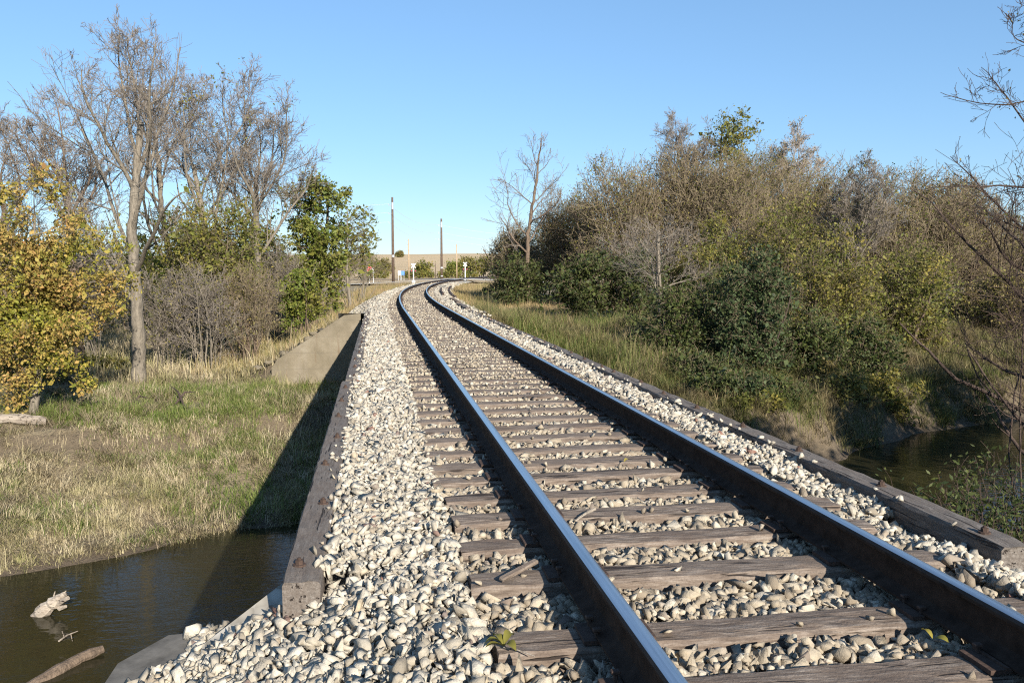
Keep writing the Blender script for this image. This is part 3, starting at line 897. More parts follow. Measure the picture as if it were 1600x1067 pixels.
def tree(name, label, cat, px, Z, box, bark, twig, leaf=None, nleaf=0, leaf_size=.1, seed=1, trunk_r=.2, stems=1, fork=.35, lvls=None,
         wob=.16, up=.05, mask=None, depth=1.0, jit=.12, group=None, minr=.006, lean=0.0, crown_name='crown', at_xy=None, droop=.3, zbase=None, n_t=8, spread=None, vase=None):
    """box = (left, right, top, bottom) of the crown in picture pixels, all at distance Z"""
    r = np.random.default_rng(seed)
    bx, by = at_xy or at(px, Z)
    g = gz(bx, by) - .08 if zbase is None else zbase
    x0, x1, yt, yb = box
    c_px = (x0 + x1) / 2
    if at_xy:
        cxw, cyw = bx + lean, by
        wr, zt, zb = x1, yt, yb      # box = (_, radius, top z, bottom z) in metres
    else:
        cxw, cyw = at(c_px, Z)
        wr = (x1 - x0) / 2 * Z / FPX
        zt, zb = zat(yt, Z), zat(yb, Z)
    hc = (zt - zb) / 2
    env = Env((cxw, cyw, (zt + zb) / 2), (wr, wr * depth, hc))
    Ht = zt - g
    root = tag(empty(name, (bx, by, g)), label, cat, group)
    loc = np.array([bx, by, g])
    top = np.array([cxw, cyw, zt])
    if lvls is None:
        lvls = [dict(n=n_t, c=9, ang=42, ratio=.52, t0=fork, end=.25, wob=.05, up=.05, opening=True, rr=.55),
                dict(n=7, c=8, ang=40, ratio=.48, t0=.2, end=.3, rr=.6),
                dict(n=5, c=7, ang=42, ratio=.5, t0=.15, end=.35, rr=.6),
                dict(n=4, c=6, ang=42, ratio=.55, t0=.1, end=.4, rr=.6),
                dict(n=3, end=.6)]
    tlen = .92
    if vase is not None:            # trunk dividing into long limbs that fan out
        ch = zt - zb
        tl = (zb - g) + vase * ch
        tlen = tl / Ht
        lvls = [dict(n=9, c=10, ang=34, ratio=.80 * ch / tl, t0=max(.12, (zb - g) / tl * .85), end=.45, wob=.05, up=.05, opening=True, rr=.62),
                dict(n=9, c=10, ang=38, ratio=.42, t0=.15, end=.22, wob=.13, up=.08, rr=.55),
                dict(n=6, c=9, ang=40, ratio=.50, t0=.12, end=.3, up=.06, rr=.6),
                dict(n=5, c=10, ang=42, ratio=.55, t0=.1, end=.4, rr=.65),
                dict(n=3, end=.6)]
    if stems == 1:
        st = [loc]; dr = [unit(top - loc) * .9 + np.array([0, 0, .3])]
        ln = [Ht * tlen]; rd = [trunk_r]
    else:
        az = r.uniform(0, 2 * np.pi, stems)
        sp = spread if spread is not None else wr * .35
        off = np.stack([np.cos(az), np.sin(az) * depth, az * 0], -1)
        st = loc + off * (sp * r.uniform(.1, .9, stems))[:, None]
        st[:, 2] = ground(st[:, 0], st[:, 1]) - .08 if zbase is None else zbase
        aim = np.array([cxw, cyw, zt - hc * .35]) + off * (wr * r.uniform(.2, .95, stems))[:, None]
        dr = unit(aim - st)
        ln = np.linalg.norm(aim - st, axis=1) * r.uniform(.75, 1.1, stems)
        rd = trunk_r * r.uniform(.5, 1.0, stems)
    lv = grow(r, st, dr, ln, rd, lvls, env, wob, up, minr)
    nb = max(1, len(lv) - 2)
    if stems == 1:                 # flared foot and a slightly uneven stem
        P_, R_ = lv[0]
        kk = P_.shape[1]; q_ = np.linspace(0, kk - 1, (kk - 1) * 4 + 1)
        P2 = np.stack([np.interp(q_, np.arange(kk), P_[0, :, i_]) for i_ in range(3)], -1)
        R2 = np.interp(q_, np.arange(kk), R_[0]) * r.uniform(.92, 1.1, len(q_)) * (1 + .45 * np.exp(-q_ * 4.0))
        P2[1:-1, :2] += r.normal(0, trunk_r * .10, (len(q_) - 2, 2))
        lv0 = [(P2[None], R2[None])] + lv[1:nb]
    else: lv0 = lv[:nb]
    V, F = build_tubes(lv0, [10, 6, 4, 3, 3][:nb])
    o = link('trunk', mesh_np('trunk', V - loc, F, bark, True), root)
    V, F = build_tubes(lv[nb:], [3] * 4)
    mats, mi = [twig], np.zeros(len(F), int)
    if leaf is not None and nleaf:
        q = leaf_points(r, lv, nleaf, -1, jit, mask)
        LV, LF = leaf_quads(q, leaf_size * r.uniform(.6, 1.3, len(q)), r, droop)
        F = np.concatenate([F, LF + len(V)]); V = np.concatenate([V, LV])
        mi = np.concatenate([mi, np.ones(len(LF), int)]); mats.append(leaf)
    link(crown_name, mesh_np(crown_name, V - loc, F, mats, False, mi), root)
    return root

SHRUB = [dict(n=6, c=7, ang=36, ratio=.55, t0=.15, end=.35, wob=.10, up=.04, rr=.6),
         dict(n=5, c=6, ang=38, ratio=.55, t0=.15, end=.4, rr=.65),
         dict(n=4, c=5, ang=40, ratio=.6, t0=.1, end=.5, rr=.7),
         dict(n=3, end=.6)]
SHRUB_D = [dict(n=6, c=11, ang=40, ratio=.6, t0=.1, end=.35, wob=.10, up=.03, rr=.6),
         dict(n=5, c=9, ang=42, ratio=.6, t0=.1, end=.4, rr=.65),
         dict(n=4, c=7, ang=42, ratio=.6, t0=.1, end=.5, rr=.7),
         dict(n=3, end=.6)]
BARE = [dict(n=9, c=11, ang=46, ratio=.55, t0=.30, end=.22, wob=.05, up=.05, opening=True, rr=.6),
        dict(n=8, c=8, ang=38, ratio=.50, t0=.22, end=.28, up=.09, rr=.6),
        dict(n=6, c=8, ang=40, ratio=.46, t0=.15, end=.35, rr=.6),
        dict(n=4, c=7, ang=42, ratio=.50, t0=.1, end=.45, rr=.65),
        dict(n=3, end=.6)]

def leafy(name, label, cat, px, Z, box, bark, twig, leaf, nclump, per, leaf_size, seed, trunk_r=.12, stems=1, fork=.25, group=None, clump=None, depth=.9, droop=.3, at_xy=None, minr=.005, flat=.75, fill=2.4):
    """a crown of leaf sprays, each carried by a limb of its own that leaves a stem"""
    r = np.random.default_rng(seed)
    bx, by = at_xy or at(px, Z)
    g = gz(bx, by) - .08
    x0, x1, yt, yb = box
    if at_xy:
        cxw, cyw, wr, zt, zb = bx, by, x1, yt, yb
    else:
        cxw, cyw = at((x0 + x1) / 2, Z); wr = (x1 - x0) / 2 * Z / FPX; zt, zb = zat(yt, Z), zat(yb, Z)
    hc = (zt - zb) / 2
    root = tag(empty(name, (bx, by, g)), label, cat, group)
    loc = np.array([bx, by, g])
    cc = np.array([cxw, cyw, (zt + zb) / 2]); rad = np.array([wr, wr * depth, hc])
    cr = clump or .30 * min(wr, hc)
    # spray centres
    u = unit(r.normal(size=(nclump * 3, 3))) * (r.random((nclump * 3, 1)) ** (1 / fill))
    lump = .5 + .72 * vnoise(u[:, 0] * 2.2 + seed, u[:, 2] * 2.2 + u[:, 1] * 1.7, .8)
    u = u * lump[:, None]
    keep = []
    for i in range(len(u)):
        if len(keep) >= nclump: break
        if all(((u[i] - u[j]) * rad / cr) @ ((u[i] - u[j]) * rad / cr) > .55 for j in keep[-60:]): keep.append(i)
    C = cc + u[keep] * (rad - cr * .45)
    C[:, 2] = np.maximum(C[:, 2], ground(C[:, 0], C[:, 1]) + cr * .3)
    # stems
    if stems == 1:
        st = loc[None]; dr = unit(cc + np.array([0, 0, hc * .8]) - loc)[None] + np.array([[0, 0, .3]]); ln = np.array([(zt - g) * .86]); rd = np.array([trunk_r])
    else:
        az = np.arange(stems) * 2.4 + r.uniform(-.5, .5, stems)
        off = np.stack([np.cos(az), np.sin(az) * depth, az * 0], -1)
        st = loc + off * (wr * .25 * r.uniform(.2, 1, stems))[:, None]
        st[:, 2] = ground(st[:, 0], st[:, 1]) - .08
        aim = cc + np.array([0, 0, hc * .5]) + off * (wr * r.uniform(.1, .7, stems))[:, None]
        dr = unit(aim - st); ln = np.linalg.norm(aim - st, axis=1) * r.uniform(.8, 1.1, stems); rd = trunk_r * r.uniform(.6, 1, stems)
    lv = grow(r, st, dr, ln, rd, [dict(n=10, end=.25, wob=.07, up=.05)], None, minr=minr)
    SP, SR = lv[0]
    nC = len(C)
    # limb from the nearest fitting stem point (below the spray) to each spray
    pts = SP.reshape(-1, 3); prd = SR.ravel(); fr = np.tile(np.linspace(0, 1, SP.shape[1]), len(SP))
    cost = np.linalg.norm(C[:, None] - pts[None], axis=2) + 2.0 * np.maximum(0, pts[None, :, 2] - C[:, None, 2] + .25 * np.linalg.norm((C[:, None] - pts[None])[..., :2], axis=2)) + np.where(fr[None] < fork, 50, 0)
    j = cost.argmin(1)
    A = pts[j]; q = np.linspace(0, 1, 8)[None, :, None]
    mid = A * .45 + C * .55 + np.stack([r.normal(0, .12, nC) * wr, r.normal(0, .12, nC) * wr, -.10 * np.linalg.norm(C - A, axis=1)], -1) * .5
    L = A[:, None] * (1 - q) ** 2 + 2 * mid[:, None] * q * (1 - q) + C[:, None] * q ** 2
    L[:, 1:-1] += r.normal(0, .03, L[:, 1:-1].shape) * np.linalg.norm(C - A, axis=1)[:, None, None] * .6
    r0 = np.minimum(prd[j] * .6, .012 + .010 * np.linalg.norm(C - A, axis=1))
    LR = np.maximum(r0[:, None] * (1 - .75 * q[None, 0, :, 0]), minr)
    V1, F1 = tubes(SP, SR, 8); V2, F2 = tubes(L, LR, 4)
    link('trunk', mesh_np('trunk', np.concatenate([V1, V2]) - loc, np.concatenate([F1, F2 + len(V1)]), bark, True), root)
    # twigs round each spray
    nt_ = 9
    i = np.repeat(np.arange(nC), nt_)
    k0 = r.integers(3, 8, len(i))
    S0 = L[i, k0]
    T = unit(C[i] - A[i]) + r.normal(0, .75, (len(i), 3)) + np.array([0, 0, .25])
    tw = grow(r, S0, T, cr * r.uniform(.6, 1.5, len(i)), np.full(len(i), minr * 1.3), [dict(n=4, c=3, ang=45, ratio=.6, t0=.2, end=.5), dict(n=3, end=.6)], None, .22, .03, minr * .8)
    VT, FT = build_tubes(tw, [3, 3])
    # leaves: half along the twigs, half through the spray
    wgt = r.uniform(.35, 1.65, nC); cnt = np.maximum(3, (per * wgt)).astype(int)
    ci = np.repeat(np.arange(nC), cnt)
    q1 = C[ci] + unit(r.normal(size=(len(ci), 3))) * (r.random((len(ci), 1)) ** .5) * cr * np.array([1.15, 1.15, flat * 1.15]) * r.uniform(.7, 1.25, nC)[ci][:, None]
    q2 = leaf_points(r, tw, len(ci) // 2, -1, cr * .10)
    q1 = np.concatenate([q1[r.random(len(q1)) < .6], q2])
    q1[:, 2] = np.maximum(q1[:, 2], ground(q1[:, 0], q1[:, 1]) + .03)
    LV, LF = leaf_quads(q1, leaf_size * r.lognormal(-.12, .38, len(q1)), r, droop, .62)
    mi = np.concatenate([np.zeros(len(FT), int), np.ones(len(LF), int)])
    link('crown', mesh_np('crown', np.concatenate([VT, LV]) - loc, np.concatenate([FT, LF + len(VT)]), [twig, leaf], False, mi), root)
    return root

# --- left bank
tree('bare_tree', 'tallest bare grey tree with a stout trunk on the left bank', 'tree', 213, 30, (40, 352, 8, 500), M['bark_grey'], M['twig_grey'], seed=21, trunk_r=.24, vase=.62, depth=.8, minr=.006)
tree('bare_tree', 'bare grey tree leaning out behind the yellow tree at far left', 'tree', 125, 36, (-60, 185, 95, 450), M['bark_brown'], M['twig_grey'], seed=22, trunk_r=.24, vase=.4, depth=.8, minr=.008)
tree('bare_tree', 'bare tree cut by the left edge behind the yellow tree', 'tree', 10, 40, (-110, 100, 130, 450), M['bark_brown'], M['twig_grey'], seed=23, trunk_r=.22, vase=.4, depth=.8, minr=.008)
tree('bare_tree', 'slim bare tree with a few yellow leaves right of the tallest bare tree', 'tree', 335, 40, (262, 405, 75, 440), M['bark_grey'], M['twig_grey'], M['leaf_olive'], 1500, .15, seed=24, trunk_r=.2, vase=.5, mask=(1.4, .72, 3), depth=.8, minr=.008)
tree('bare_tree', 'bare tree with upright limbs directly left of the green leafy tree', 'tree', 398, 42, (335, 515, 88, 440), M['bark_grey'], M['twig_grey'], M['leaf_olive'], 1200, .15, seed=25, trunk_r=.24, vase=.45, mask=(1.6, .72, 8), depth=.8, minr=.008)
tree('bare_tree', 'bare tree with the highest twigs just right of the stout grey trunk', 'tree', 268, 41, (200, 362, 14, 440), M['bark_grey'], M['twig_grey'], seed=29, trunk_r=.2, vase=.45, depth=.8, minr=.008)
leafy('leafy_tree', 'green leafy tree with an irregular crown at the right end of the left trees', 'tree', 490, 46, (424, 560, 242, 505), M['bark_brown'], M['twig_brown'], M['leaf_green'], 100, 105, .17, 26, trunk_r=.17, clump=.5, fork=.12)
leafy('leafy_tree', 'thin half bare tree with leaves at its top nearest the dark utility pole', 'tree', 548, 52, (508, 604, 306, 440), M['bark_grey'], M['twig_grey'], M['leaf_olive'], 40, 34, .18, 27, trunk_r=.12, clump=.6)
leafy('yellow_tree', 'yellow and orange leafed tree at the left edge above the bank', 'tree', 42, 23.5, (-85, 208, 275, 650), M['bark_grey'], M['twig_brown'], M['leaf_yellow'], 98, 350, .092, 28, trunk_r=.13, fork=.22, clump=.48, depth=.8, fill=2.2)
LG = 'undergrowth on the left bank'
lb = [(330, 37, (250, 425, 290, 520), 'leaf_olive', 90, 120, .13, 'green and yellow vine covered bush behind the tallest bare tree'),
      (285, 41, (215, 390, 330, 540), 'leaf_green', 75, 130, .15, 'dark green bush low behind the grey twiggy brush on the left'),
      (470, 40, (430, 512, 405, 525), 'leaf_green', 50, 130, .13, 'bright green bush beside the top of the wing wall'),
      (20, 29, (-90, 120, 440, 650), 'leaf_green', 60, 120, .13, 'dark bush in the shade under the yellow tree'),
      (100, 46, (0, 200, 350, 560), 'leaf_tan', 60, 120, .16, 'brown leafed bush deep behind the yellow tree'),
      (420, 52, (370, 470, 330, 500), 'leaf_olive', 50, 130, .17, 'olive bush behind the upright bare tree'),
      (200, 50, (120, 290, 330, 540), 'leaf_green', 60, 120, .17, 'green bush deep behind the tallest bare tree'),
      (150, 33, (95, 205, 560, 640), 'leaf_olive', 30, 110, .11, 'low olive bush in the grass between yellow tree and tallest bare tree')]
for i, (px, Z, bxx, lf, nc, per, ls, lab) in enumerate(lb):
    leafy('leafy_bush', lab, 'bush', px, Z, bxx, M['bark_brown'], M['twig_brown'], M[lf], nc, per, ls, 31 + i, trunk_r=.05, stems=7, fork=.05, group=LG)
brush = [(255, 34, (190, 325, 400, 578), 'grey twiggy brush at the foot of the tallest bare tree'),
         (320, 33, (255, 395, 405, 580), 'grey twiggy brush with bent stems in the middle of the left bank'),
         (385, 35, (325, 445, 400, 565), 'dense brown twiggy brush left of the wing wall'),
         (430, 43, (395, 480, 370, 520), 'brown twiggy brush behind the bright green bush'),
         (555, 60, (495, 608, 392, 452), 'low brown brush under the half bare tree'),
         (150, 38, (90, 230, 360, 560), 'brown brush behind the yellow tree and the tallest bare tree')]
for i, (px, Z, bxx, lab) in enumerate(brush):
    tree('twiggy_bush', lab, 'bush', px, Z, bxx, M['bark_grey'] if i != 2 else M['bark_brown'], M['twig_grey'] if i not in (2, 4) else M['twig_brown'], M['leaf_tan'], 1500, .09, seed=40 + i, trunk_r=.04, stems=14, lvls=SHRUB, group=LG, jit=.15, wob=.24)

# --- right bank
RG_ = 'trees and bushes on the right bank'
tree('bare_tree', 'slim bare tree standing alone right of the track beyond the bridge', 'tree', 825, 58, (760, 886, 202, 440), M['bark_brown'], M['twig_grey'], seed=51, trunk_r=.2, minr=.009,
     lvls=[dict(n=9, c=14, ang=48, ratio=.42, t0=.25, end=.2, wob=.05, up=.05, opening=True, rr=.5), dict(n=8, c=9, ang=38, ratio=.50, t0=.15, end=.28, up=.07, rr=.6), dict(n=6, c=8, ang=40, ratio=.5, t0=.15, end=.35, rr=.6), dict(n=4, end=.5)])
rbush = [(800, 58, (760, 855, 385, 492), 'leaf_dark', 60, 110, .17, 'dark green bush around the foot of the slim bare tree'),
         (905, 46, (850, 968, 385, 520), 'leaf_dark', 60, 120, .16, 'dark green bush right of the slim bare tree above the tan grass'),
         (990, 46, (930, 1052, 375, 525), 'leaf_dark', 60, 120, .16, 'dark green bush behind the dead tree'),
         (1090, 52, (1020, 1160, 370, 510), 'leaf_olive', 60, 110, .16, 'olive bush behind the dark bushes at mid right'),
         (850, 68, (790, 930, 345, 480), 'leaf_olive', 60, 110, .19, 'olive brown bush behind the slim bare tree'),
         (1200, 52, (1130, 1280, 370, 520), 'leaf_dark', 60, 110, .16, 'dark bush deep behind the bluish green bush'),
         (1330, 50, (1250, 1410, 380, 540), 'leaf_dark', 60, 110, .16, 'dark bush deep behind the olive leafed tree'),
         (1460, 46, (1400, 1540, 430, 590), 'leaf_dark', 60, 110, .15, 'dark bush in shade under the twiggy trees at right'),
         (770, 74, (742, 800, 436, 470), 'leaf_tan', 24, 90, .14, 'low brown bush on the verge left of the slim bare tree')]
for i, (px, Z, bxx, lf, nc, per, ls, lab) in enumerate(rbush):
    leafy('leafy_bush', lab, 'bush', px, Z, bxx, M['bark_dark'], M['twig_brown'], M[lf], nc, per, ls, 300 + i, trunk_r=.06, stems=7, fork=.05, group=RG_)
rb = [(1300, 58, (1230, 1368, 250, 480), 'olive brown twiggy tree filling the dip left of the bare crooked tree'),
      (802, 65, (760, 850, 352, 470), 'brown twiggy brush around the foot of the slim bare tree'),
      (1185, 66, (1105, 1255, 222, 400), 'olive brown twiggy tree filling the gap below the two tallest trees'),
      (880, 60, (835, 935, 285, 470), 'brown twiggy tree just right of the slim bare tree'),
      (950, 54, (885, 1025, 240, 480), 'broad brown twiggy tree at the left of the right bank thicket'),
      (1040, 56, (965, 1115, 228, 470), 'brown twiggy tree below the tall yellowing tree'),
      (1120, 54, (1050, 1200, 245, 470), 'brown twiggy tree in the middle of the right bank thicket'),
      (1215, 56, (1140, 1290, 285, 480), 'brown twiggy tree right of the tall yellowing tree'),
      (1430, 50, (1345, 1515, 255, 480), 'reddish brown twiggy tree with a rounded top at right'),
      (1490, 54, (1420, 1565, 285, 500), 'reddish brown twiggy tree furthest right on the far bank'),
      (1385, 48, (1310, 1450, 290, 500), 'brown twiggy tree beside the bare crooked tree at right')]
for i, (px, Z, bxx, lab) in enumerate(rb):
    tree('twiggy_tree', lab, 'tree', px, Z, bxx, M['bark_brown'], M['twig_brown'], M['leaf_tan'] if i % 2 else M['leaf_olive'], 4600, .13, seed=57 + i, trunk_r=.10, stems=11, lvls=SHRUB_D, group=RG_, jit=.22, minr=.011, wob=.13)
tree('bare_tree', 'tall dark limbed bare tree rising above the thicket', 'tree', 1060, 70, (995, 1118, 145, 350), M['bark_dark'], M['twig_grey'], M['leaf_olive'], 1500, .2, seed=71, trunk_r=.28, vase=.4, mask=(2, .66, 3), minr=.010, group=RG_)
leafy('leafy_tree', 'tall yellowing tree rising above the thicket', 'tree', 1135, 72, (1078, 1190, 155, 360), M['bark_brown'], M['twig_grey'], M['leaf_olive'], 60, 70, .22, 72, trunk_r=.25, fork=.4, group=RG_, clump=.95)
tree('bare_tree', 'tall pale twigged tree at the right of the yellowing tree', 'tree', 1205, 74, (1135, 1275, 175, 370), M['bark_pale'], M['twig_pale'], M['leaf_tan'], 1500, .16, seed=73, trunk_r=.25, vase=.4, minr=.012, group=RG_)
DEAD = [dict(n=5, c=12, ang=66, ratio=.95, t0=.35, end=.5, wob=.08, up=.0, rr=.36), dict(n=9, c=12, ang=40, ratio=.42, t0=.15, end=.25, wob=.10, up=.05, rr=.5),
        dict(n=6, c=7, ang=40, ratio=.5, t0=.1, end=.4, rr=.6), dict(n=4, c=4, ang=40, ratio=.5, t0=.2, end=.5), dict(n=3, end=.6)]
tree('dead_tree', 'low dead tree with long bare sprawling limbs above the dark bushes', 'tree', 1037, 36, (900, 1145, 345, 510), M['bark_grey'], M['twig_grey'], seed=74, trunk_r=.15, lvls=DEAD, group=RG_)
tree('bare_tree', 'bare crooked tree rising over the olive leafed trees at right', 'tree', 1335, 44, (1262, 1412, 232, 440), M['bark_grey'], M['twig_grey'], M['leaf_olive'], 900, .14, seed=75, trunk_r=.18, vase=.4, mask=(1.5, .7, 2), group=RG_, minr=.008)
dk = [(1080, 33, (1000, 1155, 440, 630), 'leaf_dark', 80, 150, 'dark green bush directly beyond the right edge timber'),
      (1185, 31, (1105, 1258, 385, 650), 'leaf_bluegreen', 100, 160, 'bluish green bush with a pointed top, tallest of the dark bushes'),
      (1000, 38, (945, 1060, 492, 562), 'leaf_dark', 40, 120, 'low dark weedy bush in the grass below the dead tree'),
      (1262, 31.5, (1190, 1335, 470, 655), 'leaf_dark', 70, 140, 'dark bush on the eroded bank right of the bluish one'),
      (1140, 38, (1060, 1220, 400, 570), 'leaf_dark', 70, 140, 'dark green bush hidden behind the bluish pointed one'),
      (1130, 28.5, (1060, 1210, 560, 665), 'leaf_dark', 50, 130, 'low dark bush at the foot of the bluish one near the water'),
      (1215, 28.5, (1150, 1290, 590, 690), 'leaf_dark', 50, 120, 'low dark bush leaning over the eroded bank near the water'),
      (1310, 30, (1250, 1370, 560, 665), 'leaf_tan', 40, 120, 'withered tan weeds on the eroded bank above the water'),
      (1180, 27.6, (1115, 1240, 600, 695), 'leaf_olive', 40, 130, 'olive brush spilling down the bank just above the right timber'),
      (1012, 33, (950, 1078, 515, 602), 'leaf_dark', 45, 130, 'dark low brush close behind the right edge timber where the verge narrows'),
      (1092, 30, (1030, 1165, 540, 655), 'leaf_dark', 55, 130, 'dark brush pressed against the right edge timber below the bluish bush'),
      (1165, 27.8, (1098, 1232, 575, 690), 'leaf_bluegreen', 50, 120, 'dark bluish brush on the shaded slope just past the timber edge'),
      (1390, 31, (1335, 1445, 575, 672), 'leaf_olive', 36, 120, 'olive brush on the bank top right of the creek bend'),
      (1360, 33, (1300, 1420, 500, 620), 'leaf_dark', 50, 130, 'dark bush over the bank below the olive trees')]
for i, (px, Z, bxx, lf, nc, per, lab) in enumerate(dk):
    leafy('leafy_bush', lab, 'bush', px, Z, bxx, M['bark_dark'], M['twig_brown'], M[lf], nc, per, .12, 80 + i, trunk_r=.05, stems=8, fork=.05, group=RG_)
ol = [(1290, 37, (1195, 1395, 335, 605), 110, 'olive leafed tree over the eroded bank'),
      (1420, 39, (1340, 1505, 365, 585), 90, 'olive green tree hanging over the shaded bank at right'),
      (1235, 46, (1145, 1315, 300, 500), 70, 'olive tree behind the bluish green bush'),
      (1110, 47, (1055, 1180, 335, 485), 50, 'yellow green tree behind the dead tree')]
for i, (px, Z, bxx, nc, lab) in enumerate(ol):
    leafy('leafy_tree', lab, 'tree', px, Z, bxx, M['bark_brown'], M['twig_brown'], M['leaf_olive'], nc, 125, .12, 90 + i, trunk_r=.1, stems=5, fork=.1, group=RG_)
bk = [(1530, 62, (1450, 1640, 325, 520), 'leaf_tan', 'brown green tree mass at the far right behind the bare branches'),
      (1610, 66, (1530, 1740, 345, 540), 'leaf_olive', 'dull olive tree at the right edge behind the near branches'),
      (1570, 44, (1490, 1680, 420, 580), 'leaf_tan', 'tan brush on the sunlit bank at the right edge')]
for i, (px, Z, bxx, lf, lab) in enumerate(bk):
    tree('twiggy_tree', lab, 'tree', px, Z, bxx, M['bark_brown'], M['twig_brown'], M[lf], 9000, .16, seed=100 + i, trunk_r=.1, stems=10, lvls=SHRUB_D, group=RG_, jit=.2)
# near tree leaning in from the right edge
NEAR = [dict(n=9, c=30, ang=66, ratio=.48, t0=.08, end=.3, wob=.06, up=.02, rr=.42), dict(n=9, c=8, ang=40, ratio=.48, t0=.15, end=.25, wob=.14, up=.03, rr=.55),
        dict(n=6, c=7, ang=42, ratio=.5, t0=.1, end=.35, rr=.6), dict(n=5, c=4, ang=42, ratio=.55, t0=.1, end=.5), dict(n=3, end=.6)]
tree('bare_tree', 'dark bare tree reaching in from the right edge in front of the creek', 'tree', 1668, 15, (1478, 1850, -80, 760), M['bark_dark'], M['twig_dark'], M['leaf_tan'], 300, .06, seed=111, trunk_r=.13, lvls=NEAR, minr=.004, depth=.8)
tree('twiggy_bush', 'dark thin branched shrub at the right edge under the near bare tree', 'bush', 1650, 14, (1520, 1790, 280, 720), M['bark_dark'], M['twig_dark'], M['leaf_tan'], 200, .05, seed=112, trunk_r=.028, stems=12, lvls=SHRUB, minr=.004, depth=.8)
# trees outside the frame on the near right bank: they shade the creek
for i, (x, y, h, rr_) in enumerate(((21, 13, 9.0, 3.0), (27, 17, 8.5, 3.0), (18, 5, 9, 3.4), (25, 8, 9.5, 3.4))):
    g = gz(x, y)
    leafy('leafy_tree', 'leafy tree on the near right bank outside the picture', 'tree', 0, 0, (0, rr_, g + h, g + .8), M['bark_dark'], M['twig_brown'], M['leaf_dark'], 62, 70, .22, 120 + i, trunk_r=.15, stems=4, fork=.1, at_xy=(x, y), group='shade trees on the near right bank')

# weeds on the near right bank
def weed(px, Z, h, seed, label):
    r = np.random.default_rng(seed)
    bx, by = at(px, Z); g = gz(bx, by) - .05
    root = tag(empty('weed', (bx, by, g)), label, 'weed', 'tall weeds on the near right bank')
    ns_ = 7
    st = np.zeros((ns_, 3)); st[:, :2] = r.normal(0, .25, (ns_, 2))
    dr = np.stack([r.normal(0, .2, ns_), r.normal(0, .2, ns_), np.ones(ns_)], -1)
    lv = grow(r, st, dr, h * r.uniform(.6, 1.1, ns_), np.full(ns_, .012), [dict(n=6, c=9, ang=42, ratio=.25, t0=.2, end=.3, wob=.07), dict(n=3, end=.5)], None, .1, .05, .003)
    V, F = build_tubes(lv, [4, 3])
    link('stem', mesh_np('stem', V, F, M['twig_dark']), root)
    q = leaf_points(r, lv, 420, -1, .05)
    V, F = leaf_quads(q, r.uniform(.05, .13, len(q)), r, .4, .4)
    link('foliage', mesh_np('foliage', V, F, M['leaf_dark']), root)
for i in range(22):
    px = 1450 + i * 9.5 + r_.uniform(-6, 6); Z = 10.5 + r_.uniform(0, 3.0) + (i < 5) * 1.5
    weed(px, Z, r_.uniform(1.3, 2.0) + .02 * i, 130 + i, 'dark leafy weed on the shaded near bank below the right edge timber')

# ------------------------------------------------------------------ grass
def blades(x, y, h, wd, r, lean=.5, zoff=0):
    n = len(x); z = ground(x, y) - .02 + zoff
    az = r.uniform(0, 2 * np.pi, n); ln = np.abs(r.normal(0, lean, n))
    dx, dy = np.cos(az) * ln * h, np.sin(az) * ln * h
    wa = r.uniform(0, 2 * np.pi, n); wx_, wy_ = np.cos(wa) * wd * .5, np.sin(wa) * wd * .5
    hz = h / np.sqrt(1 + ln * ln)
    B = np.stack([x, y, z], -1)
    Mi = np.stack([x + dx * .4, y + dy * .4, z + hz * .6], -1)
    Tp = np.stack([x + dx, y + dy, z + hz * .95], -1)
    wv = np.stack([wx_, wy_, wx_ * 0], -1)
    V = np.stack([B - wv, B + wv, Mi - wv * .7, Mi + wv * .7, Tp - wv * .1, Tp + wv * .1], 1).reshape(-1, 3)
    b = np.arange(n)[:, None] * 6
    F = np.concatenate([b + np.array([[0, 1, 3, 2]]), b + np.array([[2, 3, 5, 4]])], 0)
    return V, F
def tufts(name, label, n, per, xr, yr, cond, hmean, wd, mt, seed, lean=1.6):
    """matted tufts: blades of one tuft lie over towards one side"""
    r = np.random.default_rng(seed)
    x = r.uniform(*xr, n); y = r.uniform(*yr, n)
    k = cond(x, y); x, y = x[k], y[k]
    n = len(x)
    i = np.repeat(np.arange(n), per)
    rad = r.uniform(.05, .22, n)
    X = x[i] + r.normal(0, 1, len(i)) * rad[i]; Y = y[i] + r.normal(0, 1, len(i)) * rad[i]
    az = (r.uniform(0, 2 * np.pi, n))[i] + r.normal(0, .55, len(i))
    h = hmean * r.lognormal(0, .35, n)[i] * r.lognormal(0, .3, len(i))
    ln = lean * r.uniform(.5, 1.5, n)[i] * r.uniform(.4, 1.3, len(i))
    hz = h / np.sqrt(1 + ln * ln)
    dx, dy = np.cos(az) * ln * hz, np.sin(az) * ln * hz
    z = ground(X, Y) - .02
    B = np.stack([X, Y, z], -1)
    zt = np.maximum(z + hz, ground(X + dx, Y + dy) + .02)
    Mi = np.stack([X + dx * .45, Y + dy * .45, np.maximum(z + hz * .72, ground(X + dx * .45, Y + dy * .45) + .03)], -1)
    Tp = np.stack([X + dx, Y + dy, zt], -1)
    wa = az + np.pi / 2
    wv = np.stack([np.cos(wa), np.sin(wa), wa * 0], -1) * wd * .5
    V = np.stack([B - wv, B + wv, Mi - wv * .8, Mi + wv * .8, Tp - wv * .15, Tp + wv * .15], 1).reshape(-1, 3)
    b = np.arange(len(X))[:, None] * 6
    F = np.concatenate([b + np.array([[0, 1, 3, 2]]), b + np.array([[2, 3, 5, 4]])], 0)
    return tag(link(name, mesh_np(name, V, F, mt)), label, 'grass', kind='stuff')
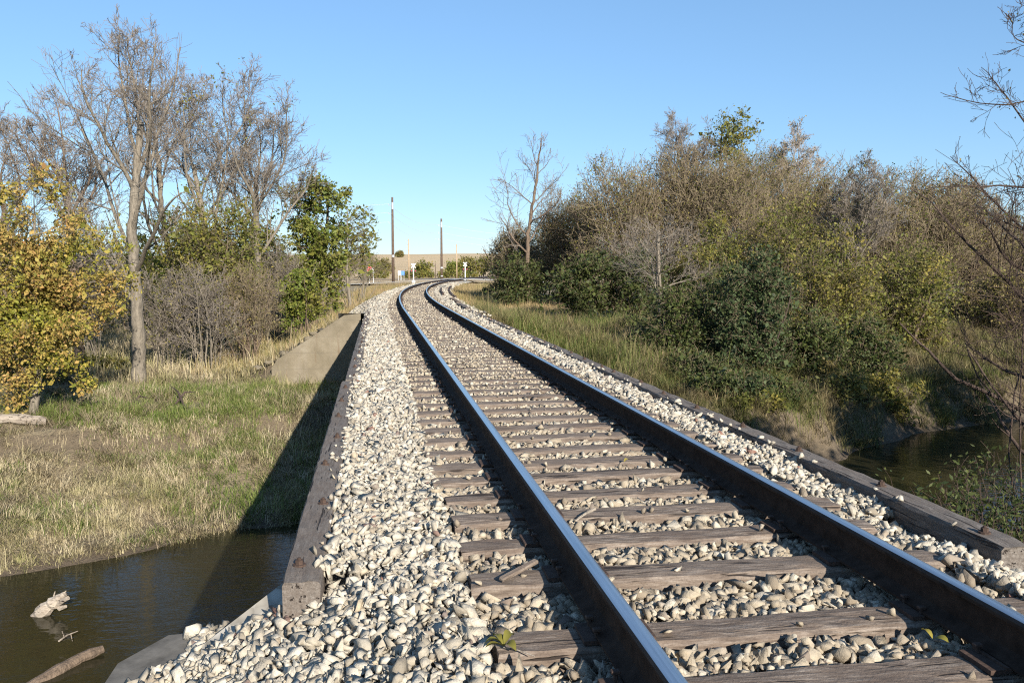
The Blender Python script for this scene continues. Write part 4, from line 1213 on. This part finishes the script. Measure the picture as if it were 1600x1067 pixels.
def grass(name, label, n, xr, yr, cond, hmean, wd, mt, seed, lean=.55):
    r = np.random.default_rng(seed)
    x = r.uniform(*xr, n); y = r.uniform(*yr, n)
    k = cond(x, y)
    x, y = x[k], y[k]
    h = hmean * r.lognormal(0, .4, len(x)) * (.35 + .9 * vnoise(x, y, .9)) * (.6 + .8 * vnoise(x + 5, y + 3, .35)) * 1.15
    V, F = blades(x, y, h, wd, r, lean)
    return tag(link(name, mesh_np(name, V, F, mt)), label, 'grass', kind='stuff')
def bare(x, y): return vnoise(x + 40, y, 1.9) * .65 + vnoise(x, y + 13, .7) * .35
def steep(x, y): return np.abs(ground(x, y + .25) - ground(x, y - .25)) / .5 > .42
thin = np.random.default_rng(77)
LB = lambda x, y: ~(steep(x, y) & (thin.random(len(x)) < .5)) & (y - yF(x) > -.15) & (y < 34) & ~((x > -3.8) & (y > 30.4) & (y < 31.3))
grass('bank_grass', 'short dry grass covering the left creek bank', 170000, (-22, 0), (15, 34),
      lambda x, y: LB(x, y) & (bare(x, y) < .66), .10, .014, M['grass'], 201, 1.7)
tufts('matted_grass', 'matted tufts of pale straw lying on the left creek bank', 9500, 26, (-22, 0), (15, 33),
      lambda x, y: LB(x, y) & (bare(x, y) < .68), .20, .013, M['grass'], 211, 1.7)
tufts('green_tufts', 'short green tufts scattered over the middle of the left bank', 4200, 18, (-20, 0), (19, 31),
      lambda x, y: LB(x, y) & (vnoise(x + 31, y, 1.8) > .45), .17, .013, M['grass_green'], 215, 1.2)
tufts('dead_stalks', 'brown dead stalks and litter scattered on the left creek bank', 4200, 14, (-22, 0), (18, 34),
      lambda x, y: LB(x, y) & (vnoise(x + 7, y, 2.1) > .42), .34, .014, M['twig_brown'], 212, 2.6)
grass('green_grass', 'bright green grass patch on top of the left bank', 34000, (-10, -2.4), (25.0, 30.5),
      lambda x, y: (vnoise(x + 3, y, 1.6) > .47), .17, .014, M['grass_green'], 202, .9)
grass('back_grass', 'dry grass under the trees behind the left bank', 60000, (-32, -2.5), (31.2, 75),
      lambda x, y: (x < centre(y) - 3.6), .35, .03, M['grass'], 203, .6)
grass('embankment_grass', 'tall tan grass along the left side of the embankment past the bridge', 70000, (-7, 6), (32, 105),
      lambda x, y: (x < centre(y) - 3.2 - .5 * vnoise(x, y, .7)) & (x > centre(y) - 9), .36, .022, M['grass_tan'], 204, .5)
grass('verge_grass', 'tan and green grass along the right side of the embankment', 130000, (3.4, 22), (27, 105),
      lambda x, y: (x > centre(y) + 2.1 + .5 * vnoise(x, y, .7)) & (x < centre(y) + 10) & (y - yF(x) > 1), .27, .018, M['grass_tan'], 205, .6)
grass('green_verge_grass', 'fresh green grass on the verge below the dead tree', 42000, (5, 15), (27, 42),
      lambda x, y: (x > centre(y) + 3.2) & (vnoise(x + 20, y, 2.2) > .38) & (y - yF(x) > 1.5), .32, .018, M['grass_green'], 214, .6)
grass('far_bank_grass', 'rank grass hanging over the eroded right bank', 230000, (4, 36), (22, 50),
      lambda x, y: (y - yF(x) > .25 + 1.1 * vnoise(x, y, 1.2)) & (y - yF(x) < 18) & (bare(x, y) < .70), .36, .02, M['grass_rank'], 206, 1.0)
tufts('overhanging_grass', 'long rank tufts hanging over the eroded right bank', 8000, 30, (4, 36), (21, 45),
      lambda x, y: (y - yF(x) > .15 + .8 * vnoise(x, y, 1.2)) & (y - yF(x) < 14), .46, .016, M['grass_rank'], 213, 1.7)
grass('near_bank_grass', 'dark grass on the near right bank', 40000, (5, 22), (1, 16),
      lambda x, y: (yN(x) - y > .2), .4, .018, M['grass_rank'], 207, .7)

# ------------------------------------------------------------------ driftwood, logs, debris
def branch_piece(name, pts, radii, mt, label, cat, extra=()):
    pts = np.array(pts, float)
    loc = pts[0].copy()
    mb = MB()
    q_ = np.linspace(0, len(pts) - 1, (len(pts) - 1) * 5 + 1); rr_ = np.random.default_rng(len(name) + int(abs(loc[0]) * 10))
    pp_ = np.stack([np.interp(q_, np.arange(len(pts)), pts[:, i_]) for i_ in range(3)], -1)
    ra_ = np.interp(q_, np.arange(len(pts)), radii) * rr_.uniform(.8, 1.15, len(q_))
    mb.tube((pp_ - loc).tolist(), ra_.tolist(), 9)
    for ep, er in extra:
        ep = np.array(ep, float); mb.tube((ep - loc).tolist(), er, 6)
    o = mb.build(name, mt, None, tuple(loc), smooth=False)
    return tag(o, label, cat)
def P3(px, py, Z): x, y = at(px, Z); return (x, y, zat(py, Z))
branch_piece('driftwood', [P3(22, 984, 14.3), P3(48, 966, 14.3), P3(68, 950, 14.3), P3(80, 941, 14.3)], [.05, .14, .10, .05], M['drift'], 'bleached driftwood stump sticking out of the creek at lower left', 'driftwood',
             [([P3(66, 958, 14.3), P3(84, 948, 14.2)], [.06, .04]), ([P3(60, 950, 14.3), P3(64, 937, 14.3)], [.02, .008]), ([P3(76, 942, 14.3), P3(82, 936, 14.3)], [.02, .008]), ([P3(70, 965, 14.3), P3(80, 962, 14.25)], [.05, .03])])
branch_piece('log', [P3(-30, 1130, 11.6), P3(40, 1084, 12.0), P3(100, 1048, 12.55), P3(137, 1033, 12.8)], [.12, .11, .09, .06], M['bark_brown'], 'brown log lying in the water at the bottom left corner', 'log')
branch_piece('twig', [P3(66, 1020, 13), P3(80, 1010, 13), P3(98, 1003, 13)], [.015, .012, .005], M['drift'], 'thin twig poking from the water between driftwood and log', 'twig',
             [([P3(75, 1013, 13), P3(72, 1003, 13)], [.008, .004]), ([P3(86, 1008, 13), P3(88, 1020, 13)], [.008, .004])])
xa, ya = at(0, 22.5)
branch_piece('log', [(xa - 1.5, ya - .2, gz(xa - 1.5, ya) + .12), (xa + .1, ya, gz(xa, ya) + .12), (xa + .9, ya + .3, gz(xa + .9, ya + .3) + .12)], [.16, .15, .13], M['drift'], 'grey log half hidden in the bank grass at the left edge', 'log')
for i, (pa, Za, pb, Zb) in enumerate(((268, 25.5, 300, 26.5), (285, 25, 262, 27), (195, 24.5, 228, 25.3))):
    xa, ya = at(pa, Za); xb, yb = at(pb, Zb)
    branch_piece('fallen_branch', [(xa, ya, gz(xa, ya) + .05), ((xa + xb) / 2, (ya + yb) / 2, gz((xa + xb) / 2, (ya + yb) / 2) + .35), (xb, yb, gz(xb, yb) + .25)], [.035, .03, .012], M['bark_dark'],
                 ['dark bent branch sticking up from the middle of the left bank', 'dark fallen branch crossing behind the bent one on the left bank', 'thin dark stick lying on the bare patch of the left bank'][i], 'branch')
mb = MB(); mb.box((0, 0, 0), (.26, .035, .022))
o = mb.build('wood_splinter', M['tie'], None, (.70, 4.02, .035), bevel=.006); o.rotation_euler = (.1, -.12, .62)
tag(o, 'loose brown wood splinter lying across a tie beside the left rail', 'splinter')
branch_piece('stick', [(1.20, 4.88, -.0), (1.28, 4.93, .03), (1.36, 5.0, .035)], [.008, .009, .012], M['bark_pale'], 'bleached white stick on the stones right of the left rail', 'stick')
def leaf_sprig(loc, label, n, seed, mt, size):
    r = np.random.default_rng(seed)
    root = tag(empty('fallen_leaves', loc), label, 'leaves')
    for k in range(n):
        a = r.uniform(0, 6.28); q = np.linspace(0, 1, 6)
        wv = np.sin(q * np.pi) ** .8 * size * .22
        c = np.stack([np.cos(a) * q * size, np.sin(a) * q * size, .012 + q * (1 - q) * size * r.uniform(.6, 1.4) + q * .012], -1)
        sd = np.array([-np.sin(a), np.cos(a), .25])
        V = np.concatenate([c - sd * wv[:, None], c, c + sd * wv[:, None]])
        V[:6, 2] += wv * .5; V[12:, 2] += wv * .5
        i = np.arange(5)
        F = np.concatenate([np.stack([i, i + 1, i + 7, i + 6], -1), np.stack([i + 6, i + 7, i + 13, i + 12], -1)])
        link('leaf', mesh_np('leaf', V, F, mt, True), root)
    mb = MB(); mb.tube([(0, 0, .008), (size * .6, -size * .5, .012), (size * 1.3, -size * 1.2, .01)], [.003, .003, .002], 5)
    mb.build('stalk', M['drift'], root)
leaf_sprig((.50, 3.24, .0), 'yellow green leaf sprig on the end of a tie left of the left rail', 5, 1, M['leaf_olive'], .085)
leaf_sprig((2.30, 3.03, -.01), 'small yellow leaf on the stones beside the right rail', 2, 2, M['leaf_yellow'], .07)
leaf_sprig((1.95, 6.3, -.0), 'tiny yellow leaf between ties in mid track', 1, 3, M['leaf_yellow'], .06)

# ------------------------------------------------------------------ far things: poles, wires, signs, signals, hedges
def put(px, Z): x, y = at(px, Z); return x, y, gz(x, y)
def pole(px, Z, ytop, rad, mt, label, arms, band=None):
    x, y, g = put(px, Z)
    zt = zat(ytop, Z)
    root = tag(empty('utility_pole', (x, y, g)), label, 'utility pole', 'utility poles by the crossing')
    h = zt - g
    mb = MB(); mb.tube([(0, 0, -.3), (0, 0, h * .5), (0, 0, h)], [rad, rad * .85, rad * .65], 12); mb.build('shaft', mt, root, smooth=True)
    ins = []
    for k, f in enumerate(arms):
        mb = MB(); mb.tube([(0, 0, h * f), (-.55, 0, h * f + .06)], [.035, .03], 6); mb.tube([(-.55, 0, h * f + .03), (-.55, 0, h * f + .28)], [.06, .035], 8)
        mb.build('insulator', M['galv'], root); ins.append((x - .55, y, g + h * f + .28))
    if band:
        for f0, f1 in band:
            mb = MB(); mb.tube([(0, 0, h * f0), (0, 0, h * f1)], [rad * 1.04 * (1 - .35 * f0), rad * 1.04 * (1 - .35 * f1)], 12); mb.build('marker_band', M['galv'], root)
    return ins
i1 = pole(615, 128, 310, .23, M['pole_dark'], 'tallest dark utility pole left of the track near the crossing', (.90, .80, .69), [(.86, .94), (.30, .325)])
i2 = pole(690.5, 145, 343, .22, M['pole_dark'], 'shorter dark utility pole standing behind the end of the curve', (.88, .76, .66), [(.86, .95), (.20, .225), (.07, .085)])
i3 = pole(639.5, 160, 374, .14, M['pole_pale'], 'pale new pole just right of the tallest dark pole', (.93, .83, .74))
i4 = pole(714, 175, 382, .14, M['pole_pale'], 'pale new pole right of the shorter dark pole', (.93,))
pole(681, 190, 411, .09, M['pole_dark'], 'short thin pole in front of the hedge bush', ())
def wire(a, b, sag, label, rad=.018):
    q = np.linspace(0, 1, 24)
    a = np.array(a); b = np.array(b)
    P = a[None] * (1 - q)[:, None] + b[None] * q[:, None]
    P[:, 2] -= sag * 4 * q * (1 - q)
    mb = MB(); mb.tube((P - a).tolist(), [rad] * 24, 5)
    tag(mb.build('power_line', M['wire'], None, tuple(a)), label, 'power line', 'overhead wires')
for k in range(3):
    nm = ('top', 'middle', 'bottom')[k]
    wire(i1[k], i2[k], 1.1, nm + ' overhead wire between the two dark poles')
    far = at(330, 112 - k)
    wire(i1[k], (far[0], far[1], i1[k][2] + .5), 1.0, nm + ' overhead wire running left from the tallest pole')
    e = at(900, 165)
    wire(i2[k], (e[0], e[1], i2[k][2] - 1.0), .9, nm + ' overhead wire running right from the shorter dark pole')
for k in range(2):
    wire(i3[k], (i4[0][0], i4[0][1], i4[0][2] - k * .7), .5, ('upper' if k == 0 else 'lower') + ' thin wire between the two pale poles', .02)

def signal(px, Z, ytop, label):
    x, y, g = put(px, Z); h = zat(ytop, Z) - g
    root = tag(empty('crossing_signal', (x, y, g)), label, 'crossing signal', 'railway crossing signals')
    mb = MB(); mb.tube([(0, 0, -.2), (0, 0, h)], [.075, .065], 10); mb.build('mast', M['white_paint'], root)
    mb = MB(); mb.box((0, 0, .2), (.5, .5, .4)); mb.build('base', M['galv'], root)
    for s_ in (-1, 1):
        mb = MB(); mb.box((0, -.13 - .02 * s_, h - .32), (.85, .02, .14), Matrix.Rotation(s_ * math.pi / 4, 3, 'Y')); mb.build('crossbuck_blade', M['white_paint'], root)
        mb = MB(); mb.tube([(s_ * .3, -.12, h * .62), (s_ * .3, -.16, h * .62)], [.19, .19], 16); o = mb.build('warning_light', M['black_paint'], root)
        mb = MB(); mb.tube([(0, -.16, 0), (0, -.20, 0)], [.08, .07], 12); q = mb.build('lens', M['red_paint'], o); q.location = (s_ * .3, 0, h * .62)
    mb = MB(); mb.box((0, -.11, h * .62), (.8, .05, .06)); mb.build('light_arm', M['galv'], root)
signal(646.5, 124, 412, 'white crossing signal mast left of the track')
signal(727, 140, 410, 'white crossing signal mast right of the track')
# stop sign
x, y, g = put(578, 112)
root = tag(empty('stop_sign', (x, y, g)), 'red octagonal stop sign by the gravel road at left', 'sign')
mb = MB(); mb.box((0, .04, 1.1), (.06, .05, 2.4)); mb.build('post', M['galv'], root)
mb = MB(); mb.tube([(0, 0.01, 2.1), (0, -.02, 2.1)], [.42, .42], 8); mb.build('rim', M['white_paint'], root)
mb = MB(); mb.tube([(0, -.02, 2.1), (0, -.03, 2.1)], [.385, .385], 8); fc = mb.build('face', M['red_paint'], root)
cu = bpy.data.curves.new('lettering', 'FONT'); cu.body = 'STOP'; cu.size = .30; cu.align_x = 'CENTER'; cu.align_y = 'CENTER'; cu.extrude = .004
tmp = bpy.data.objects.new('tmp', cu); COL.objects.link(tmp)
bpy.context.view_layer.update()
me = bpy.data.meshes.new_from_object(tmp.evaluated_get(bpy.context.evaluated_depsgraph_get()))
bpy.data.objects.remove(tmp)
me.materials.clear(); me.materials.append(M['white_paint'])
o = link('lettering', me, fc, (0, -.04, 2.1)); o.rotation_euler = (math.pi / 2, 0, 0)
x, y, g = put(584, 113)
root = tag(empty('sign_panel', (x, y, g)), 'small white sign panel on a post right of the stop sign', 'sign')
mb = MB(); mb.box((0, .04, 1.0), (.06, .05, 2.2)); mb.build('post', M['galv'], root)
mb = MB(); mb.box((0, 0, 1.9), (.25, .03, .7)); mb.build('panel', M['white_paint'], root, bevel=.008)
for i, (px, mt_, lab) in enumerate(((625, 'white_paint', 'pale sign panel left of the blue one beyond the gravel road'), (630, 'blue_paint', 'blue sign panel beyond the gravel road'))):
    x, y, g = put(px, 150)
    root = tag(empty('sign_panel', (x, y, g)), lab, 'sign')
    for s_ in (-.2, .2):
        mb = MB(); mb.box((s_, .05, .6), (.06, .05, 1.5)); mb.build('post', M['galv'], root)
    mb = MB(); mb.box((0, 0, 1.35), (.6, .03, .75)); mb.build('panel', M[mt_], root, bevel=.01)

FARB = [dict(n=4, c=7, ang=45, ratio=.6, t0=.1, end=.4, wob=.1, rr=.6), dict(n=3, c=6, ang=45, ratio=.6, t0=.1, end=.5), dict(n=3, end=.6)]
fb = [(600, 200, (590, 613, 405, 432), 'leaf_tan', 'small tan tree left of the tallest dark pole by the far road'),
      (665, 200, (648, 690, 408, 434), 'leaf_olive', 'round green bush by the far road between the dark poles'),
      (706, 195, (698, 722, 407, 433), 'leaf_green', 'green bush right of the shorter dark pole'),
      (730, 205, (715, 748, 401, 433), 'leaf_tan', 'brown bush behind the right crossing signal'),
      (752, 200, (738, 770, 402, 433), 'leaf_olive', 'olive bush right of the right crossing signal'),
      (778, 195, (762, 800, 404, 434), 'leaf_green', 'green bush at the left foot of the right bank thicket by the road'),
      (585, 185, (572, 597, 408, 432), 'leaf_olive', 'narrow green tree at the end of the left trees by the far road'),
      (540, 190, (505, 572, 402, 433), 'leaf_tan', 'brown brush by the far road behind the left trees'),
      (625, 640, (618, 632, 392, 404), 'leaf_tan', 'lone round tree on the skyline of the tan field')]
for i, (px, Z, bxx, lf, lab) in enumerate(fb):
    tree('distant_bush' if Z < 300 else 'distant_tree', lab, 'bush' if Z < 300 else 'tree', px, Z, bxx, M['bark_brown'], M['twig_grey'], M[lf], 1500, .5 if Z < 300 else 1.0, seed=150 + i, trunk_r=.12 if Z < 300 else .35, stems=6, lvls=FARB, group='bushes by the far road' if Z < 300 else None, jit=.35, minr=.03)
for i, px in enumerate((592, 601, 634, 645, 656, 672, 688, 699, 712, 727, 742)):
    tree('hedge_bush', 'low olive bush in the hedge row along the far road', 'bush', px, 186, (px - 8, px + 8, 423 + (i * 7) % 4, 435), M['bark_brown'], M['twig_brown'], M['leaf_olive'], 350, .4, seed=170 + i, trunk_r=.05, stems=5, lvls=FARB, group='low hedge along the far road', jit=.3, minr=.02)
